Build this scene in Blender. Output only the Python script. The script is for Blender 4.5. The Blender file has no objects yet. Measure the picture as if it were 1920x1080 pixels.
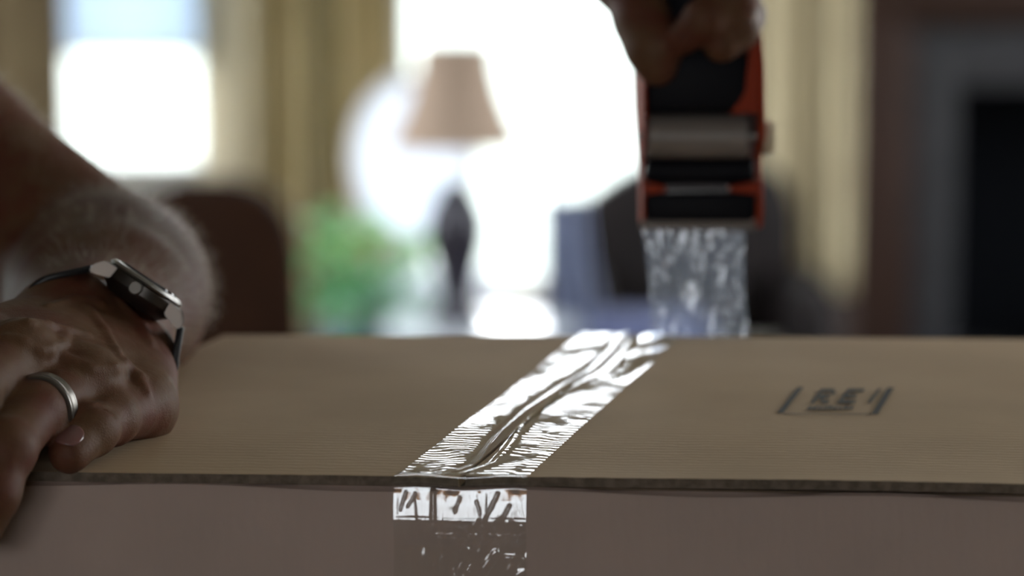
import bpy, bmesh, math, random
import numpy as np
from mathutils import Vector, Matrix, noise
random.seed(7)
rng = np.random.RandomState(5)
S = bpy.context.scene
PI = math.pi

# ------------------------------------------------------------------ camera
FPX = 5200.0
TH = math.atan(722/FPX)
CAM = Vector((0, 0, 1.4))
cd = bpy.data.cameras.new('camera')
cam = bpy.data.objects.new('camera', cd)
S.collection.objects.link(cam)
cam.location = CAM
cam.rotation_euler = (PI/2-TH, 0, 0)
cd.sensor_width = 36; cd.lens = FPX/1920*36
cd.clip_start = .05; cd.clip_end = 200
cd.dof.use_dof = True
cd.dof.focus_distance = 1.055
cd.dof.aperture_fstop = 5.2
S.camera = cam

# ------------------------------------------------------------------ sky and exposure
S.view_settings.view_transform = 'Standard'
S.view_settings.look = 'None'
S.view_settings.exposure = 0.55
S.view_settings.gamma = 1
S.view_settings.use_curve_mapping = False
w = bpy.data.worlds.new('world'); S.world = w; w.use_nodes = True
wn = w.node_tree.nodes; wl = w.node_tree.links
wb = wn['Background']
wtc = wn.new('ShaderNodeTexCoord'); wsep = wn.new('ShaderNodeSeparateXYZ')
wr = wn.new('ShaderNodeValToRGB')
wl.new(wtc.outputs['Generated'], wsep.inputs[0]); wl.new(wsep.outputs['Z'], wr.inputs[0])
wr.color_ramp.elements[0].position = 0; wr.color_ramp.elements[0].color = (.5, .5, .5, 1)
_e = wr.color_ramp.elements.new(.32); _e.color = (1, .98, .96, 1)
wr.color_ramp.elements[1].position = .8; wr.color_ramp.elements[1].color = (.86, .93, 1, 1)
wl.new(wr.outputs[0], wb.inputs[0])
wb.inputs[1].default_value = 15

def portal(loc, rot, sx, sy):
    l = bpy.data.lights.new('window_portal', 'AREA'); l.shape = 'RECTANGLE'; l.size = sx; l.size_y = sy
    l.cycles.is_portal = True
    o = bpy.data.objects.new('window_portal', l); o.location = loc; o.rotation_euler = rot
    S.collection.objects.link(o)

# ------------------------------------------------------------------ pixel -> world
FW = Vector((0, math.cos(TH), -math.sin(TH))); UP = Vector((0, math.sin(TH), math.cos(TH)))
def ray(x, y): return FW*FPX+Vector((x-960, 0, 0))+UP*(540-y)
def at(x, y, Y):
    d = ray(x, y); return CAM+d*(Y/d.y)
def onz(x, y, z):
    d = ray(x, y); return CAM+d*((z-CAM.z)/d.z)
TOP = at(860, 886, 1.0).z          # height of the carton's top surface

# ------------------------------------------------------------------ materials
def mat(name, col, rough=.6, metal=0, var=None, vscale=20, bump=0, bscale=60, stretch=(1, 1, 1), spec=.5, sss=0, trans=0, sheen=0):
    m = bpy.data.materials.new(name); m.use_nodes = True
    n = m.node_tree.nodes; l = m.node_tree.links; p = n['Principled BSDF']
    p.inputs['Base Color'].default_value = (*col, 1)
    p.inputs['Roughness'].default_value = rough; p.inputs['Metallic'].default_value = metal
    p.inputs['Specular IOR Level'].default_value = spec
    if sss:
        p.inputs['Subsurface Weight'].default_value = sss
        p.inputs['Subsurface Radius'].default_value = (1, .35, .2); p.inputs['Subsurface Scale'].default_value = .006
    if sheen: p.inputs['Sheen Weight'].default_value = sheen
    tc = n.new('ShaderNodeTexCoord'); mp = n.new('ShaderNodeMapping'); mp.inputs['Scale'].default_value = stretch
    l.new(tc.outputs['Object'], mp.inputs[0])
    if var:
        nz = n.new('ShaderNodeTexNoise'); nz.inputs['Scale'].default_value = vscale; nz.inputs['Detail'].default_value = 4
        l.new(mp.outputs[0], nz.inputs[0])
        mx = n.new('ShaderNodeMix'); mx.data_type = 'RGBA'
        mx.inputs[6].default_value = (*col, 1); mx.inputs[7].default_value = (*var, 1)
        rp = n.new('ShaderNodeMapRange'); rp.inputs[1].default_value = .35; rp.inputs[2].default_value = .65
        l.new(nz.outputs[0], rp.inputs[0]); l.new(rp.outputs[0], mx.inputs[0]); l.new(mx.outputs[2], p.inputs['Base Color'])
    if bump:
        nb = n.new('ShaderNodeTexNoise'); nb.inputs['Scale'].default_value = bscale; nb.inputs['Detail'].default_value = 5
        l.new(mp.outputs[0], nb.inputs[0])
        b = n.new('ShaderNodeBump'); b.inputs['Strength'].default_value = .6; b.inputs['Distance'].default_value = bump
        l.new(nb.outputs[0], b.inputs['Height']); l.new(b.outputs[0], p.inputs['Normal'])
    if trans:
        out = n['Material Output']; tr = n.new('ShaderNodeBsdfTranslucent'); tr.inputs[0].default_value = (*[min(1, c*1.1) for c in col], 1)
        ms = n.new('ShaderNodeMixShader'); ms.inputs[0].default_value = trans
        l.new(p.outputs[0], ms.inputs[1]); l.new(tr.outputs[0], ms.inputs[2]); l.new(ms.outputs[0], out.inputs[0])
    return m

def film(name, tint, rough, haze, ior=1.5, bump=0, gain=1.25):
    m = bpy.data.materials.new(name); m.use_nodes = True
    n = m.node_tree.nodes; l = m.node_tree.links
    n.remove(n['Principled BSDF']); out = n['Material Output']
    t = n.new('ShaderNodeBsdfTransparent'); t.inputs[0].default_value = (*tint, 1)
    g = n.new('ShaderNodeBsdfGlossy'); g.inputs['Roughness'].default_value = rough; g.inputs[0].default_value = (.95, .97, 1, 1)
    d = n.new('ShaderNodeBsdfDiffuse'); d.inputs[0].default_value = (.75, .8, .85, 1)
    tl = n.new('ShaderNodeBsdfTranslucent'); tl.inputs[0].default_value = (.66, .78, .98, 1)  # blue of the sky light put into the haze colour
    ge = n.new('ShaderNodeNewGeometry'); dt = n.new('ShaderNodeVectorMath'); dt.operation = 'DOT_PRODUCT'
    l.new(ge.outputs['Normal'], dt.inputs[0]); l.new(ge.outputs['Incoming'], dt.inputs[1])
    def mth(op, a, b):
        q = n.new('ShaderNodeMath'); q.operation = op
        for i_, v_ in enumerate((a, b)):
            if v_ is None: continue
            if isinstance(v_, (int, float)): q.inputs[i_].default_value = v_
            else: l.new(v_, q.inputs[i_])
        return q.outputs[0]
    F0 = ((ior-1)/(ior+1))**2
    c_ = mth('SUBTRACT', 1.0, mth('ABSOLUTE', dt.outputs['Value'], None))
    fres = mth('ADD', mth('MULTIPLY', mth('POWER', c_, 5.0), 1-F0), F0)
    ad = n.new('ShaderNodeMixShader'); ad.inputs[0].default_value = .5
    l.new(d.outputs[0], ad.inputs[1]); l.new(tl.outputs[0], ad.inputs[2])
    m1 = n.new('ShaderNodeMixShader'); m1.inputs[0].default_value = haze
    l.new(t.outputs[0], m1.inputs[1]); l.new(ad.outputs[0], m1.inputs[2])
    mm = n.new('ShaderNodeMath'); mm.operation = 'MULTIPLY'; mm.inputs[1].default_value = gain; mm.use_clamp = True
    l.new(fres, mm.inputs[0])
    m2 = n.new('ShaderNodeMixShader')
    l.new(mm.outputs[0], m2.inputs[0]); l.new(m1.outputs[0], m2.inputs[1]); l.new(g.outputs[0], m2.inputs[2])
    if bump:
        tc = n.new('ShaderNodeTexCoord'); nb = n.new('ShaderNodeTexNoise'); nb.inputs['Scale'].default_value = 90; nb.inputs['Detail'].default_value = 2
        l.new(tc.outputs['Object'], nb.inputs[0]); b = n.new('ShaderNodeBump'); b.inputs['Distance'].default_value = bump
        l.new(nb.outputs[0], b.inputs['Height'])
        l.new(b.outputs[0], g.inputs['Normal'])
    l.new(m2.outputs[0], out.inputs[0])
    return m

M = {}
M['wall'] = mat('wall_plaster', (.20, .17, .09), .9, var=(.17, .145, .075), vscale=3, bump=.001, bscale=40)
M['ceil'] = mat('ceiling_plaster', (.55, .52, .45), .9, bump=.001)
M['floor'] = mat('floor_wood', (.10, .05, .028), .35, var=(.06, .03, .015), vscale=6, stretch=(12, 1, 1), bump=.0005)
M['trim'] = mat('white_trim', (.62, .60, .55), .5, bump=.0003)
M['patio'] = mat('pale_patio', (.21, .22, .205), 1, var=(.18, .195, .175), vscale=2, spec=0)
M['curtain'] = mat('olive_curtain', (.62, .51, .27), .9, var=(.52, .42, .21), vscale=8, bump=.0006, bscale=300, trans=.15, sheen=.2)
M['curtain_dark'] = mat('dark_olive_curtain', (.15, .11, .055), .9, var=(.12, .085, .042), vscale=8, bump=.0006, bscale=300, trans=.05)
M['curtain_cream'] = mat('cream_curtain', (.50, .43, .28), .9, var=(.44, .37, .24), vscale=8, bump=.0006, bscale=300, trans=.1)
M['sheer'] = mat('sheer_curtain', (.70, .66, .57), .9, bump=.0004, bscale=300, trans=.55)
M['blind'] = mat('roller_blind_cloth', (.60, .67, .75), .9, bump=.0004, bscale=300, trans=.45)
M['glass'] = film('window_glass', (.97, .98, .98), .02, 0, 1.45, gain=1.0)
M['table'] = mat('dark_table_wood', (.075, .035, .02), .3, var=(.04, .02, .012), vscale=5, stretch=(1, 14, 14), bump=.0003)
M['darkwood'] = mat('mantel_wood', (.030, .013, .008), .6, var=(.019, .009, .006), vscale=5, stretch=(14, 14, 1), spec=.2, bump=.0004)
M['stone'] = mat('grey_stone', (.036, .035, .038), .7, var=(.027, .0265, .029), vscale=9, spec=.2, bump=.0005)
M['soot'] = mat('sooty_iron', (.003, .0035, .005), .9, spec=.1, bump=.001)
M['chairfab'] = mat('brown_leather', (.024, .010, .005), .75, var=(.018, .008, .0045), vscale=12, spec=.06, bump=.0006)
M['blackleather'] = mat('black_brown_leather', (.012, .008, .008), .65, var=(.008, .006, .006), vscale=12, spec=.2, bump=.0006)
M['throw'] = mat('blue_grey_cloth', (.21, .24, .36), .9, var=(.16, .185, .29), vscale=14, bump=.001, bscale=200)
M['bluefab'] = mat('dark_blue_upholstery', (.07, .085, .20), .9, var=(.05, .065, .16), vscale=14, bump=.001, bscale=200)
M['whitefab'] = mat('white_upholstery', (.78, .80, .86), .9, bump=.0005, bscale=200, trans=.45)
M['whitemesh'] = mat('white_woven_mesh', (.66, .71, .80), .9, bump=.0005, bscale=200, trans=.7)
M['whitepaint'] = mat('white_painted_wood', (.70, .70, .72), .45, bump=.0003)
M['shade'] = mat('linen_shade', (.42, .31, .24), .9, var=(.38, .28, .21), vscale=30, bump=.0004, bscale=300, stretch=(4, 4, 1), trans=.12)
M['lampbase'] = mat('dark_bronze', (.022, .02, .03), .35, metal=.3, bump=.0004)
M['brass'] = mat('worn_brass', (.5, .38, .2), .3, metal=1, bump=.0002)
M['leaf'] = mat('leaf_green', (.20, .52, .24), .3, var=(.12, .42, .22), vscale=30, bump=.0004, trans=.45)
M['leaf2'] = mat('leaf_light', (.38, .68, .28), .3, var=(.28, .56, .26), vscale=30, bump=.0004, trans=.5)
M['pot'] = mat('glazed_pot', (.16, .22, .26), .25, bump=.0004)
M['soil'] = mat('soil', (.03, .02, .015), .95, bump=.003)
M['glosstable'] = mat('polished_pale_top', (.62, .66, .72), .12, bump=.0001)

# cardboard
def cardboard(name, a, b, flute):
    m = mat(name, a, .75, var=b, vscale=14, stretch=(1, 1, 1), spec=.25)
    n = m.node_tree.nodes; l = m.node_tree.links; p = n['Principled BSDF']
    tc = n.new('ShaderNodeTexCoord')
    wv = n.new('ShaderNodeTexWave'); wv.wave_type = 'BANDS'; wv.bands_direction = 'Y' if flute == 'Y' else 'X'
    wv.inputs['Scale'].default_value = 62 if flute == 'Y' else 60
    wv.inputs['Distortion'].default_value = 3.5; wv.inputs['Detail'].default_value = 4; wv.inputs['Detail Scale'].default_value = 2.2
    l.new(tc.outputs['Object'], wv.inputs[0])
    nz = n.new('ShaderNodeTexNoise'); nz.inputs['Scale'].default_value = 500; nz.inputs['Detail'].default_value = 4
    mp = n.new('ShaderNodeMapping'); mp.inputs['Scale'].default_value = (.3, 1, 1) if flute == 'Y' else (1, 1, .35)
    l.new(tc.outputs['Object'], mp.inputs[0]); l.new(mp.outputs[0], nz.inputs[0])
    b1 = n.new('ShaderNodeBump'); b1.inputs['Distance'].default_value = .000055 if flute == 'Y' else .0001; b1.inputs['Strength'].default_value = 1
    b2 = n.new('ShaderNodeBump'); b2.inputs['Distance'].default_value = .00008; b2.inputs['Strength'].default_value = 1
    l.new(wv.outputs['Fac'], b1.inputs['Height']); l.new(nz.outputs[0], b2.inputs['Height'])
    l.new(b1.outputs[0], b2.inputs['Normal']); l.new(b2.outputs[0], p.inputs['Normal'])
    return m
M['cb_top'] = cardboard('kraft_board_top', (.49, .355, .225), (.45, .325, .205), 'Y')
M['cb_front'] = cardboard('kraft_board_front', (.41, .315, .275), (.37, .285, .25), 'Z')  # same kraft as the top; dim cool front light put into its colour
M['cb_core'] = mat('kraft_core', (.16, .12, .09), .9, var=(.09, .068, .048), vscale=250, bump=.0008, bscale=500)
M['cb_dark'] = mat('kraft_inside', (.16, .11, .07), .9, bump=.0004)
M['ink'] = mat('dark_ink', (.018, .018, .016), .7, bump=.0001)
M['tape'] = film('clear_packing_tape', (.98, .98, .97), .07, .02, 1.5, bump=.00003, gain=.58)
M['tapefront'] = film('clear_front_tape', (.98, .98, .97), .05, .02, 1.5, bump=.00003, gain=1.7)
M['tapehang'] = film('clear_hanging_tape', (.66, .70, .78), .12, .20, 1.5, bump=.0006)  # same clear tape; blue-grey of the sky light put into its tint
M['orange'] = mat('orange_plastic', (.24, .024, .003), .55, spec=.15, bump=.0002)
M['blackp'] = mat('black_plastic', (.006, .006, .009), .6, spec=.12, bump=.0003)
M['roller'] = mat('grey_roller', (.20, .17, .155), .45, var=(.17, .145, .13), vscale=40, bump=.0002)
M['steel'] = mat('steel', (.30, .285, .27), .38, metal=1, bump=.00005)
M['knob'] = mat('cream_knob', (.55, .47, .35), .5, bump=.0002)
M['rolltape'] = mat('wound_tape', (.010, .010, .013), .5, spec=.15, bump=.0001)
M['strap'] = mat('black_leather_strap', (.012, .012, .014), .5, bump=.0004, bscale=400)
M['crystal'] = mat('watch_dial_glass', (.03, .03, .035), .05)
M['crownsteel'] = mat('crown_steel', (.12, .11, .10), .5, metal=1, bump=.00005)
M['blade'] = mat('blade_steel', (.10, .085, .075), .5, metal=1, bump=.0001)
M['lugsteel'] = mat('lug_steel', (.22, .19, .17), .5, metal=1, bump=.00005)
M['darksteel'] = mat('brushed_dark_steel', (.10, .09, .085), .4, metal=1, bump=.0001, bscale=200, stretch=(1, 1, 10))
M['ring'] = mat('brushed_ring_metal', (.26, .24, .22), .32, metal=1, bump=.00006, bscale=300)
M['shirt'] = mat('navy_shirt', (.015, .017, .028), .9, bump=.001, bscale=200)
M['trouser'] = mat('dark_trousers', (.03, .03, .035), .9, bump=.001, bscale=200)
M['shoe'] = mat('black_shoe', (.015, .012, .01), .4, bump=.0004)
M['hair'] = mat('dark_hair', (.03, .02, .014), .6, bump=.002, bscale=90, stretch=(1, 1, .3))
M['armhair'] = mat('pale_arm_hair', (.5, .46, .40), .5, trans=.85)
M['nail'] = mat('finger_nail', (.16, .075, .068), .22, bump=.00005, sss=.2)
M['eye'] = mat('eye_white', (.7, .7, .68), .2); M['iris'] = mat('iris', (.05, .03, .02), .2)

def skin(name):
    m = mat(name, (.33, .175, .125), .6, spec=.22, sss=.2)
    n = m.node_tree.nodes; l = m.node_tree.links; p = n['Principled BSDF']
    tc = n.new('ShaderNodeTexCoord')
    nz = n.new('ShaderNodeTexNoise'); nz.inputs['Scale'].default_value = 45; nz.inputs['Detail'].default_value = 5
    l.new(tc.outputs['Object'], nz.inputs[0])
    rp = n.new('ShaderNodeValToRGB')
    rp.color_ramp.elements[0].position = .36; rp.color_ramp.elements[0].color = (.098, .030, .016, 1)  # lighter skin in dim light; the shade is put into these dark tones
    rp.color_ramp.elements[1].position = .60; rp.color_ramp.elements[1].color = (.112, .057, .028, 1)
    l.new(nz.outputs[0], rp.inputs[0]); l.new(rp.outputs[0], p.inputs['Base Color'])
    vo = n.new('ShaderNodeTexVoronoi'); vo.inputs['Scale'].default_value = 900; vo.feature = 'DISTANCE_TO_EDGE'
    l.new(tc.outputs['Object'], vo.inputs[0])
    wz = n.new('ShaderNodeTexNoise'); wz.inputs['Scale'].default_value = 220; wz.inputs['Detail'].default_value = 4
    l.new(tc.outputs['Object'], wz.inputs[0])
    b1 = n.new('ShaderNodeBump'); b1.inputs['Distance'].default_value = .00015
    b2 = n.new('ShaderNodeBump'); b2.inputs['Distance'].default_value = .0005; b2.inputs['Strength'].default_value = .7
    l.new(vo.outputs['Distance'], b1.inputs['Height']); l.new(wz.outputs[0], b2.inputs['Height'])
    l.new(b1.outputs[0], b2.inputs['Normal']); l.new(b2.outputs[0], p.inputs['Normal'])
    return m
M['skin'] = skin('skin')

# ------------------------------------------------------------------ object helpers
def link(name, me, m, parent=None, smooth=None):
    o = bpy.data.objects.new(name, me); S.collection.objects.link(o)
    if m: me.materials.append(M[m] if isinstance(m, str) else m)
    if parent is not None: o.parent = parent
    if smooth is not None:
        me.polygons.foreach_set('use_smooth', [True]*len(me.polygons))
        if smooth > 0:
            try: me.set_sharp_from_angle(angle=math.radians(smooth))
            except Exception: pass
    return o
def obj(name, bm, m, parent=None, smooth=None):
    me = bpy.data.meshes.new(name); bm.normal_update(); bm.to_mesh(me); bm.free()
    return link(name, me, m, parent, smooth)
def tag(o, label=None, cat=None, group=None, kind=None):
    if label: o['label'] = label
    if cat: o['category'] = cat
    if group: o['group'] = group
    if kind: o['kind'] = kind
    return o
def empty(name, loc=(0, 0, 0), rz=0, **k):
    o = bpy.data.objects.new(name, None); S.collection.objects.link(o)
    o.location = loc; o.rotation_euler = (0, 0, rz); o.empty_display_size = .05
    tag(o, **k); return o
def box(bm, a, b, bev=0, mx=None):
    r = bmesh.ops.create_cube(bm, size=1)
    vs = r['verts']
    for v in vs:
        v.co = Vector([a[i]+(v.co[i]+.5)*(b[i]-a[i]) for i in range(3)])
    if bev:
        es = list({e for v in vs for e in v.link_edges})
        rr = bmesh.ops.bevel(bm, geom=es, offset=bev, segments=2, profile=.5, affect='EDGES')
        vs = list({v for f in rr['faces'] for v in f.verts} | {v for v in vs if v.is_valid})
    if mx:
        for v in vs: v.co = mx @ v.co
    return vs
def nbm(): return bmesh.new()
def boxobj(name, a, b, m, parent=None, bev=0, **k):
    bm = nbm(); box(bm, a, b, bev); o = obj(name, bm, m, parent, 30 if bev else None); tag(o, **k); return o
def lathe(bm, prof, n=32, mx=None, sx=1, sy=1):
    rings = []
    for r, z in prof:
        ring = []
        for i in range(n):
            a = 2*PI*i/n; v = Vector((r*math.cos(a)*sx, r*math.sin(a)*sy, z))
            ring.append(bm.verts.new(mx @ v if mx else v))
        rings.append(ring)
    for A, B in zip(rings, rings[1:]):
        for i in range(n): bm.faces.new((A[i], A[(i+1) % n], B[(i+1) % n], B[i]))
    if prof[0][0] > 1e-6: bm.faces.new(rings[0][::-1])
    if prof[-1][0] > 1e-6: bm.faces.new(rings[-1])
    bmesh.ops.remove_doubles(bm, verts=[v for r in rings for v in r], dist=1e-7)
def tube(bm, pts, rad, n=8):
    pts = [Vector(p) for p in pts]; rings = []
    for i, p in enumerate(pts):
        d = (pts[min(i+1, len(pts)-1)]-pts[max(i-1, 0)]).normalized()
        a = d.orthogonal().normalized() if i == 0 else (prev-d*prev.dot(d)).normalized()
        prev = a; b = d.cross(a)
        r = rad[i] if isinstance(rad, (list, tuple)) else rad
        rings.append([bm.verts.new(p+a*math.cos(2*PI*k/n)*r+b*math.sin(2*PI*k/n)*r) for k in range(n)])
    for A, B in zip(rings, rings[1:]):
        for i in range(n): bm.faces.new((A[i], A[(i+1) % n], B[(i+1) % n], B[i]))
    bm.faces.new(rings[0][::-1]); bm.faces.new(rings[-1])
def prism(bm, poly, d, mx=None):
    """poly: list of 3D points of a flat outline; d: extrusion vector"""
    d = Vector(d); A = [bm.verts.new(Vector(p)) for p in poly]; B = [bm.verts.new(Vector(p)+d) for p in poly]
    n = len(A); fs = [bm.faces.new(A[::-1]), bm.faces.new(B)]
    for i in range(n): fs.append(bm.faces.new((A[i], A[(i+1) % n], B[(i+1) % n], B[i])))
    bmesh.ops.recalc_face_normals(bm, faces=fs)
def gridmesh(name, P, m, parent=None, thick=0):
    """P: array (nu,nv,3)"""
    nu, nv = P.shape[:2]
    idx = np.arange(nu*nv).reshape(nu, nv)
    q = np.stack([idx[:-1, :-1], idx[1:, :-1], idx[1:, 1:], idx[:-1, 1:]], -1).reshape(-1, 4)
    me = bpy.data.meshes.new(name); me.from_pydata(P.reshape(-1, 3).tolist(), [], q.tolist()); me.update()
    o = link(name, me, m, parent, 0)
    if thick:
        md = o.modifiers.new('solid', 'SOLIDIFY'); md.thickness = thick; md.offset = 0
    return o

# ------------------------------------------------------------------ implicit surfaces (for bodies and cloth)
def sdf(prims, h):
    """prims: (a, b, ra, rb, k[, 'sub']) ; returns verts, quads of the smooth union (naive surface nets)"""
    A = np.array([[*p[0]] for p in prims]); B = np.array([[*p[1]] for p in prims])
    R = np.array([max(p[2], p[3]) for p in prims])
    lo = np.minimum(A-R[:, None], B-R[:, None]).min(0)-4*h; hi = np.maximum(A+R[:, None], B+R[:, None]).max(0)+4*h
    n = np.ceil((hi-lo)/h).astype(int)+1
    F = np.full(n, 1.0, np.float32)
    ax = [lo[i]+h*np.arange(n[i]) for i in range(3)]
    for p in prims:
        a, b, ra, rb, k = np.array(p[0], float), np.array(p[1], float), p[2], p[3], p[4]
        mode = p[5] if len(p) > 5 else 'add'
        m = max(ra, rb)+k*1.6+3*h
        l0 = np.maximum(((np.minimum(a, b)-m-lo)/h).astype(int), 0); h0 = np.minimum(((np.maximum(a, b)+m-lo)/h).astype(int)+2, n)
        sl = tuple(slice(l0[i], h0[i]) for i in range(3))
        X, Y, Z = np.meshgrid(ax[0][sl[0]], ax[1][sl[1]], ax[2][sl[2]], indexing='ij')
        ba = b-a; L = max((ba**2).sum(), 1e-12)
        t = np.clip(((X-a[0])*ba[0]+(Y-a[1])*ba[1]+(Z-a[2])*ba[2])/L, 0, 1)
        d = np.sqrt((X-a[0]-t*ba[0])**2+(Y-a[1]-t*ba[1])**2+(Z-a[2]-t*ba[2])**2)-(ra+(rb-ra)*t)
        G = F[sl]
        if mode == 'add':
            hh = np.clip(.5+.5*(G-d)/k, 0, 1); F[sl] = G*(1-hh)+d*hh-k*hh*(1-hh)
        else:
            hh = np.clip(.5-.5*(G+d)/k, 0, 1); F[sl] = G*(1-hh)-d*hh+k*hh*(1-hh)
    ins = F < 0
    c = np.zeros(tuple(n-1), np.uint8)
    sh = [(i, j, k) for i in (0, 1) for j in (0, 1) for k in (0, 1)]
    for i, j, k in sh: c += ins[i:n[0]-1+i, j:n[1]-1+j, k:n[2]-1+k]
    act = np.argwhere((c > 0) & (c < 8))
    ids = -np.ones(tuple(n-1), np.int64); ids[tuple(act.T)] = np.arange(len(act))
    acc = np.zeros((len(act), 3)); cnt = np.zeros(len(act))
    corners = np.array(sh)
    for e0 in range(8):
        for d in range(3):
            if corners[e0][d] == 0:
                p0 = act+corners[e0]; p1 = p0.copy(); p1[:, d] += 1
                f0 = F[tuple(p0.T)]; f1 = F[tuple(p1.T)]
                x = (f0 < 0) != (f1 < 0)
                t = np.where(x, f0/np.where(x, f0-f1, 1), 0)
                pt = p0.astype(float); pt[:, d] += t
                acc[x] += pt[x]; cnt[x] += 1
    V = lo+h*(acc/cnt[:, None])
    Q = []
    for d in range(3):
        u, v = (d+1) % 3, (d+2) % 3
        s0 = [slice(0, n[i]) for i in range(3)]; s1 = list(s0); s0[d] = slice(0, n[d]-1); s1[d] = slice(1, n[d])
        for i in (u, v):
            s0[i] = slice(1, n[i]-1); s1[i] = slice(1, n[i]-1)
        a = ins[tuple(s0)]; b = ins[tuple(s1)]
        e = np.argwhere(a != b); off = np.zeros(3, int); off[u] = 1; off[v] = 1
        g = e+off; sgn = a[tuple(e.T)]
        def cell(du, dv):
            q = g.copy(); q[:, u] -= du; q[:, v] -= dv; return ids[tuple(q.T)]
        q = np.stack([cell(1, 1), cell(0, 1), cell(0, 0), cell(1, 0)], 1)
        q[~sgn] = q[~sgn][:, ::-1]
        Q.append(q)
    return V, np.concatenate(Q)
def sdfmesh(name, groups, m, parent=None):
    Vs, Qs, o = [], [], 0
    for prims, h in groups:
        V, Q = sdf(prims, h); Vs.append(V); Qs.append(Q+o); o += len(V)
    me = bpy.data.meshes.new(name); me.from_pydata(np.concatenate(Vs).tolist(), [], np.concatenate(Qs).tolist()); me.update()
    return link(name, me, m, parent, 0)

# ================================================================== SETTING
XL, XR, YB, YN, ZC = -3.0, 3.0, 8.6, -2.6, 3.0
def struct(name, boxes, m):
    bm = nbm()
    for a, b in boxes: box(bm, a, b)
    return tag(obj(name, bm, m), kind='structure')
struct('floor', [((XL-.2, YN-.2, -.12), (XR+.2, YB+.2, 0))], 'floor')
struct('ceiling', [((XL-.2, YN-.2, ZC), (XR+.2, YB+.2, ZC+.15))], 'ceil')
bp = struct('ground', [((-300, -300, -.4), (300, 300, -.14))], 'patio')
def wall(name, ax, pos, u0, u1, holes, t=.15, m='wall'):
    """ax 'y': wall plane at y=pos, u along x. holes (u0,u1,z0,z1) sorted"""
    bx = []
    def B(a, b, z0, z1):
        if b-a < 1e-4 or z1-z0 < 1e-4: return
        if ax == 'y': bx.append(((a, min(pos, pos+t), z0), (b, max(pos, pos+t), z1)))
        else: bx.append(((min(pos, pos+t), a, z0), (max(pos, pos+t), b, z1)))
    c = u0
    for h in holes:
        B(c, h[0], 0, ZC); B(h[0], h[1], 0, h[2]); B(h[0], h[1], h[3], ZC); c = h[1]
    B(c, u1, 0, ZC)
    return struct(name, bx, m)
px = lambda x, Y: (x-960)/FPX*Y/math.cos(TH)*1.0
W1 = (at(130, 300, YB).x-.06, at(462, 300, YB).x, .55, 2.72)
W2 = (at(746, 300, YB).x, at(1240, 300, YB).x, .20, 2.56)
wall('wall_back', 'y', YB, XL-.15, XR+.15, [W1, W2])
W3 = (3.2, 6.0, .95, 2.35)          # in the right-hand wall
W4 = (-1.15, .30, 1.30, 2.02)        # behind the camera
W5 = (1.8, 3.5, .95, 2.5)  # unseen window, added to light the carton's top
wall('wall_right', 'x', XR, YN, YB, [W5, (4.8, 6.8, .7, 2.75)])  # both openings are out of view, added to bring in daylight
wall('wall_left', 'x', XL, YN, YB, [(2.3, 3.7, .95, 2.6), (4.6, 6.8, .7, 2.75)], t=-.15)  # unseen openings, added to brighten the background and the carton's left side
wall('wall_front', 'y', YN, XL-.15, XR+.15, [W4], t=-.15)
nwin = [0]
def window(ax, pos, h, bars=1, t=.15, fr=.035, midz=None):
    nwin[0] += 1
    e = empty('window_%d' % nwin[0]); tag(e, kind='structure')
    u0, u1, z0, z1 = h; sgn = 1 if t > 0 else -1
    y0 = pos+sgn*.05; y1 = pos+sgn*.10
    def R(nm, a, b, c, d, m, ya=y0, yb=y1):
        if ax == 'y': return boxobj(nm, (a, min(ya, yb), c), (b, max(ya, yb), d), m, e)
        return boxobj(nm, (min(ya, yb), a, c), (max(ya, yb), b, d), m, e)
    R('window_frame', u0, u0+fr, z0, z1, 'trim'); R('window_frame', u1-fr, u1, z0, z1, 'trim')
    R('window_frame', u0+fr, u1-fr, z0, z0+fr, 'trim'); R('window_frame', u0+fr, u1-fr, z1-fr, z1, 'trim')
    cuts = [z0+fr]+([midz] if midz else [])+[z1-fr]
    for a, b in zip(cuts, cuts[1:]):
        if b != z1-fr: R('glazing_bar', u0+fr, u1-fr, b-.012, b+.012, 'trim')
        for k in range(bars):
            ua = u0+fr+(u1-u0-2*fr)*k/bars; ub = u0+fr+(u1-u0-2*fr)*(k+1)/bars
            if k: R('glazing_bar', ua-.012, ua+.012, a+.012, b-.012, 'trim')
            R('pane', ua+.013*(k > 0), ub-.013*(k < bars-1), a+.013*(a != z0+fr), b-.013*(b != z1-fr), 'glass', pos+sgn*.072, pos+sgn*.077)
    R('window_sill', u0-.03, u1+.03, z0-.03, z0, 'trim', pos-sgn*.04, pos+sgn*.05)
    cu, cz = (u0+u1)/2, (z0+z1)/2
    pp = pos+sgn*.13
    if ax == 'y': portal((cu, pp, cz), (PI/2 if sgn < 0 else -PI/2, 0, 0), u1-u0, z1-z0)
    else: portal((pp, cu, cz), (0, -PI/2 if sgn < 0 else PI/2, 0), z1-z0, u1-u0)
    return e
window('y', YB, W1, 1, fr=.05); window('y', YB, W2, 1)
window('x', XR, W5, 3); window('x', XR, (4.8, 6.8, .7, 2.75), 2); window('x', XL, (4.6, 6.8, .7, 2.75), 2, t=-.15); window('x', XL, (2.3, 3.7, .95, 2.6), 2, t=-.15)  # side windows out of view, added as daylight sources for the room
window('y', YN, W4, 2, t=-.15)
struct('baseboard_back', [((XL, YB-.02, 0), (W2[0]-.05, YB, .12)), ((W2[1]+.05, YB-.02, 0), (XR, YB, .12))], 'trim')
struct('baseboard_right', [((XR-.02, YN, 0), (XR, YB-.03, .12))], 'trim')
struct('baseboard_left', [((XL, YN, 0), (XL+.02, YB-.03, .12))], 'trim')
struct('baseboard_front', [((XL+.03, YN, 0), (XR-.03, YN+.02, .12))], 'trim')

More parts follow.
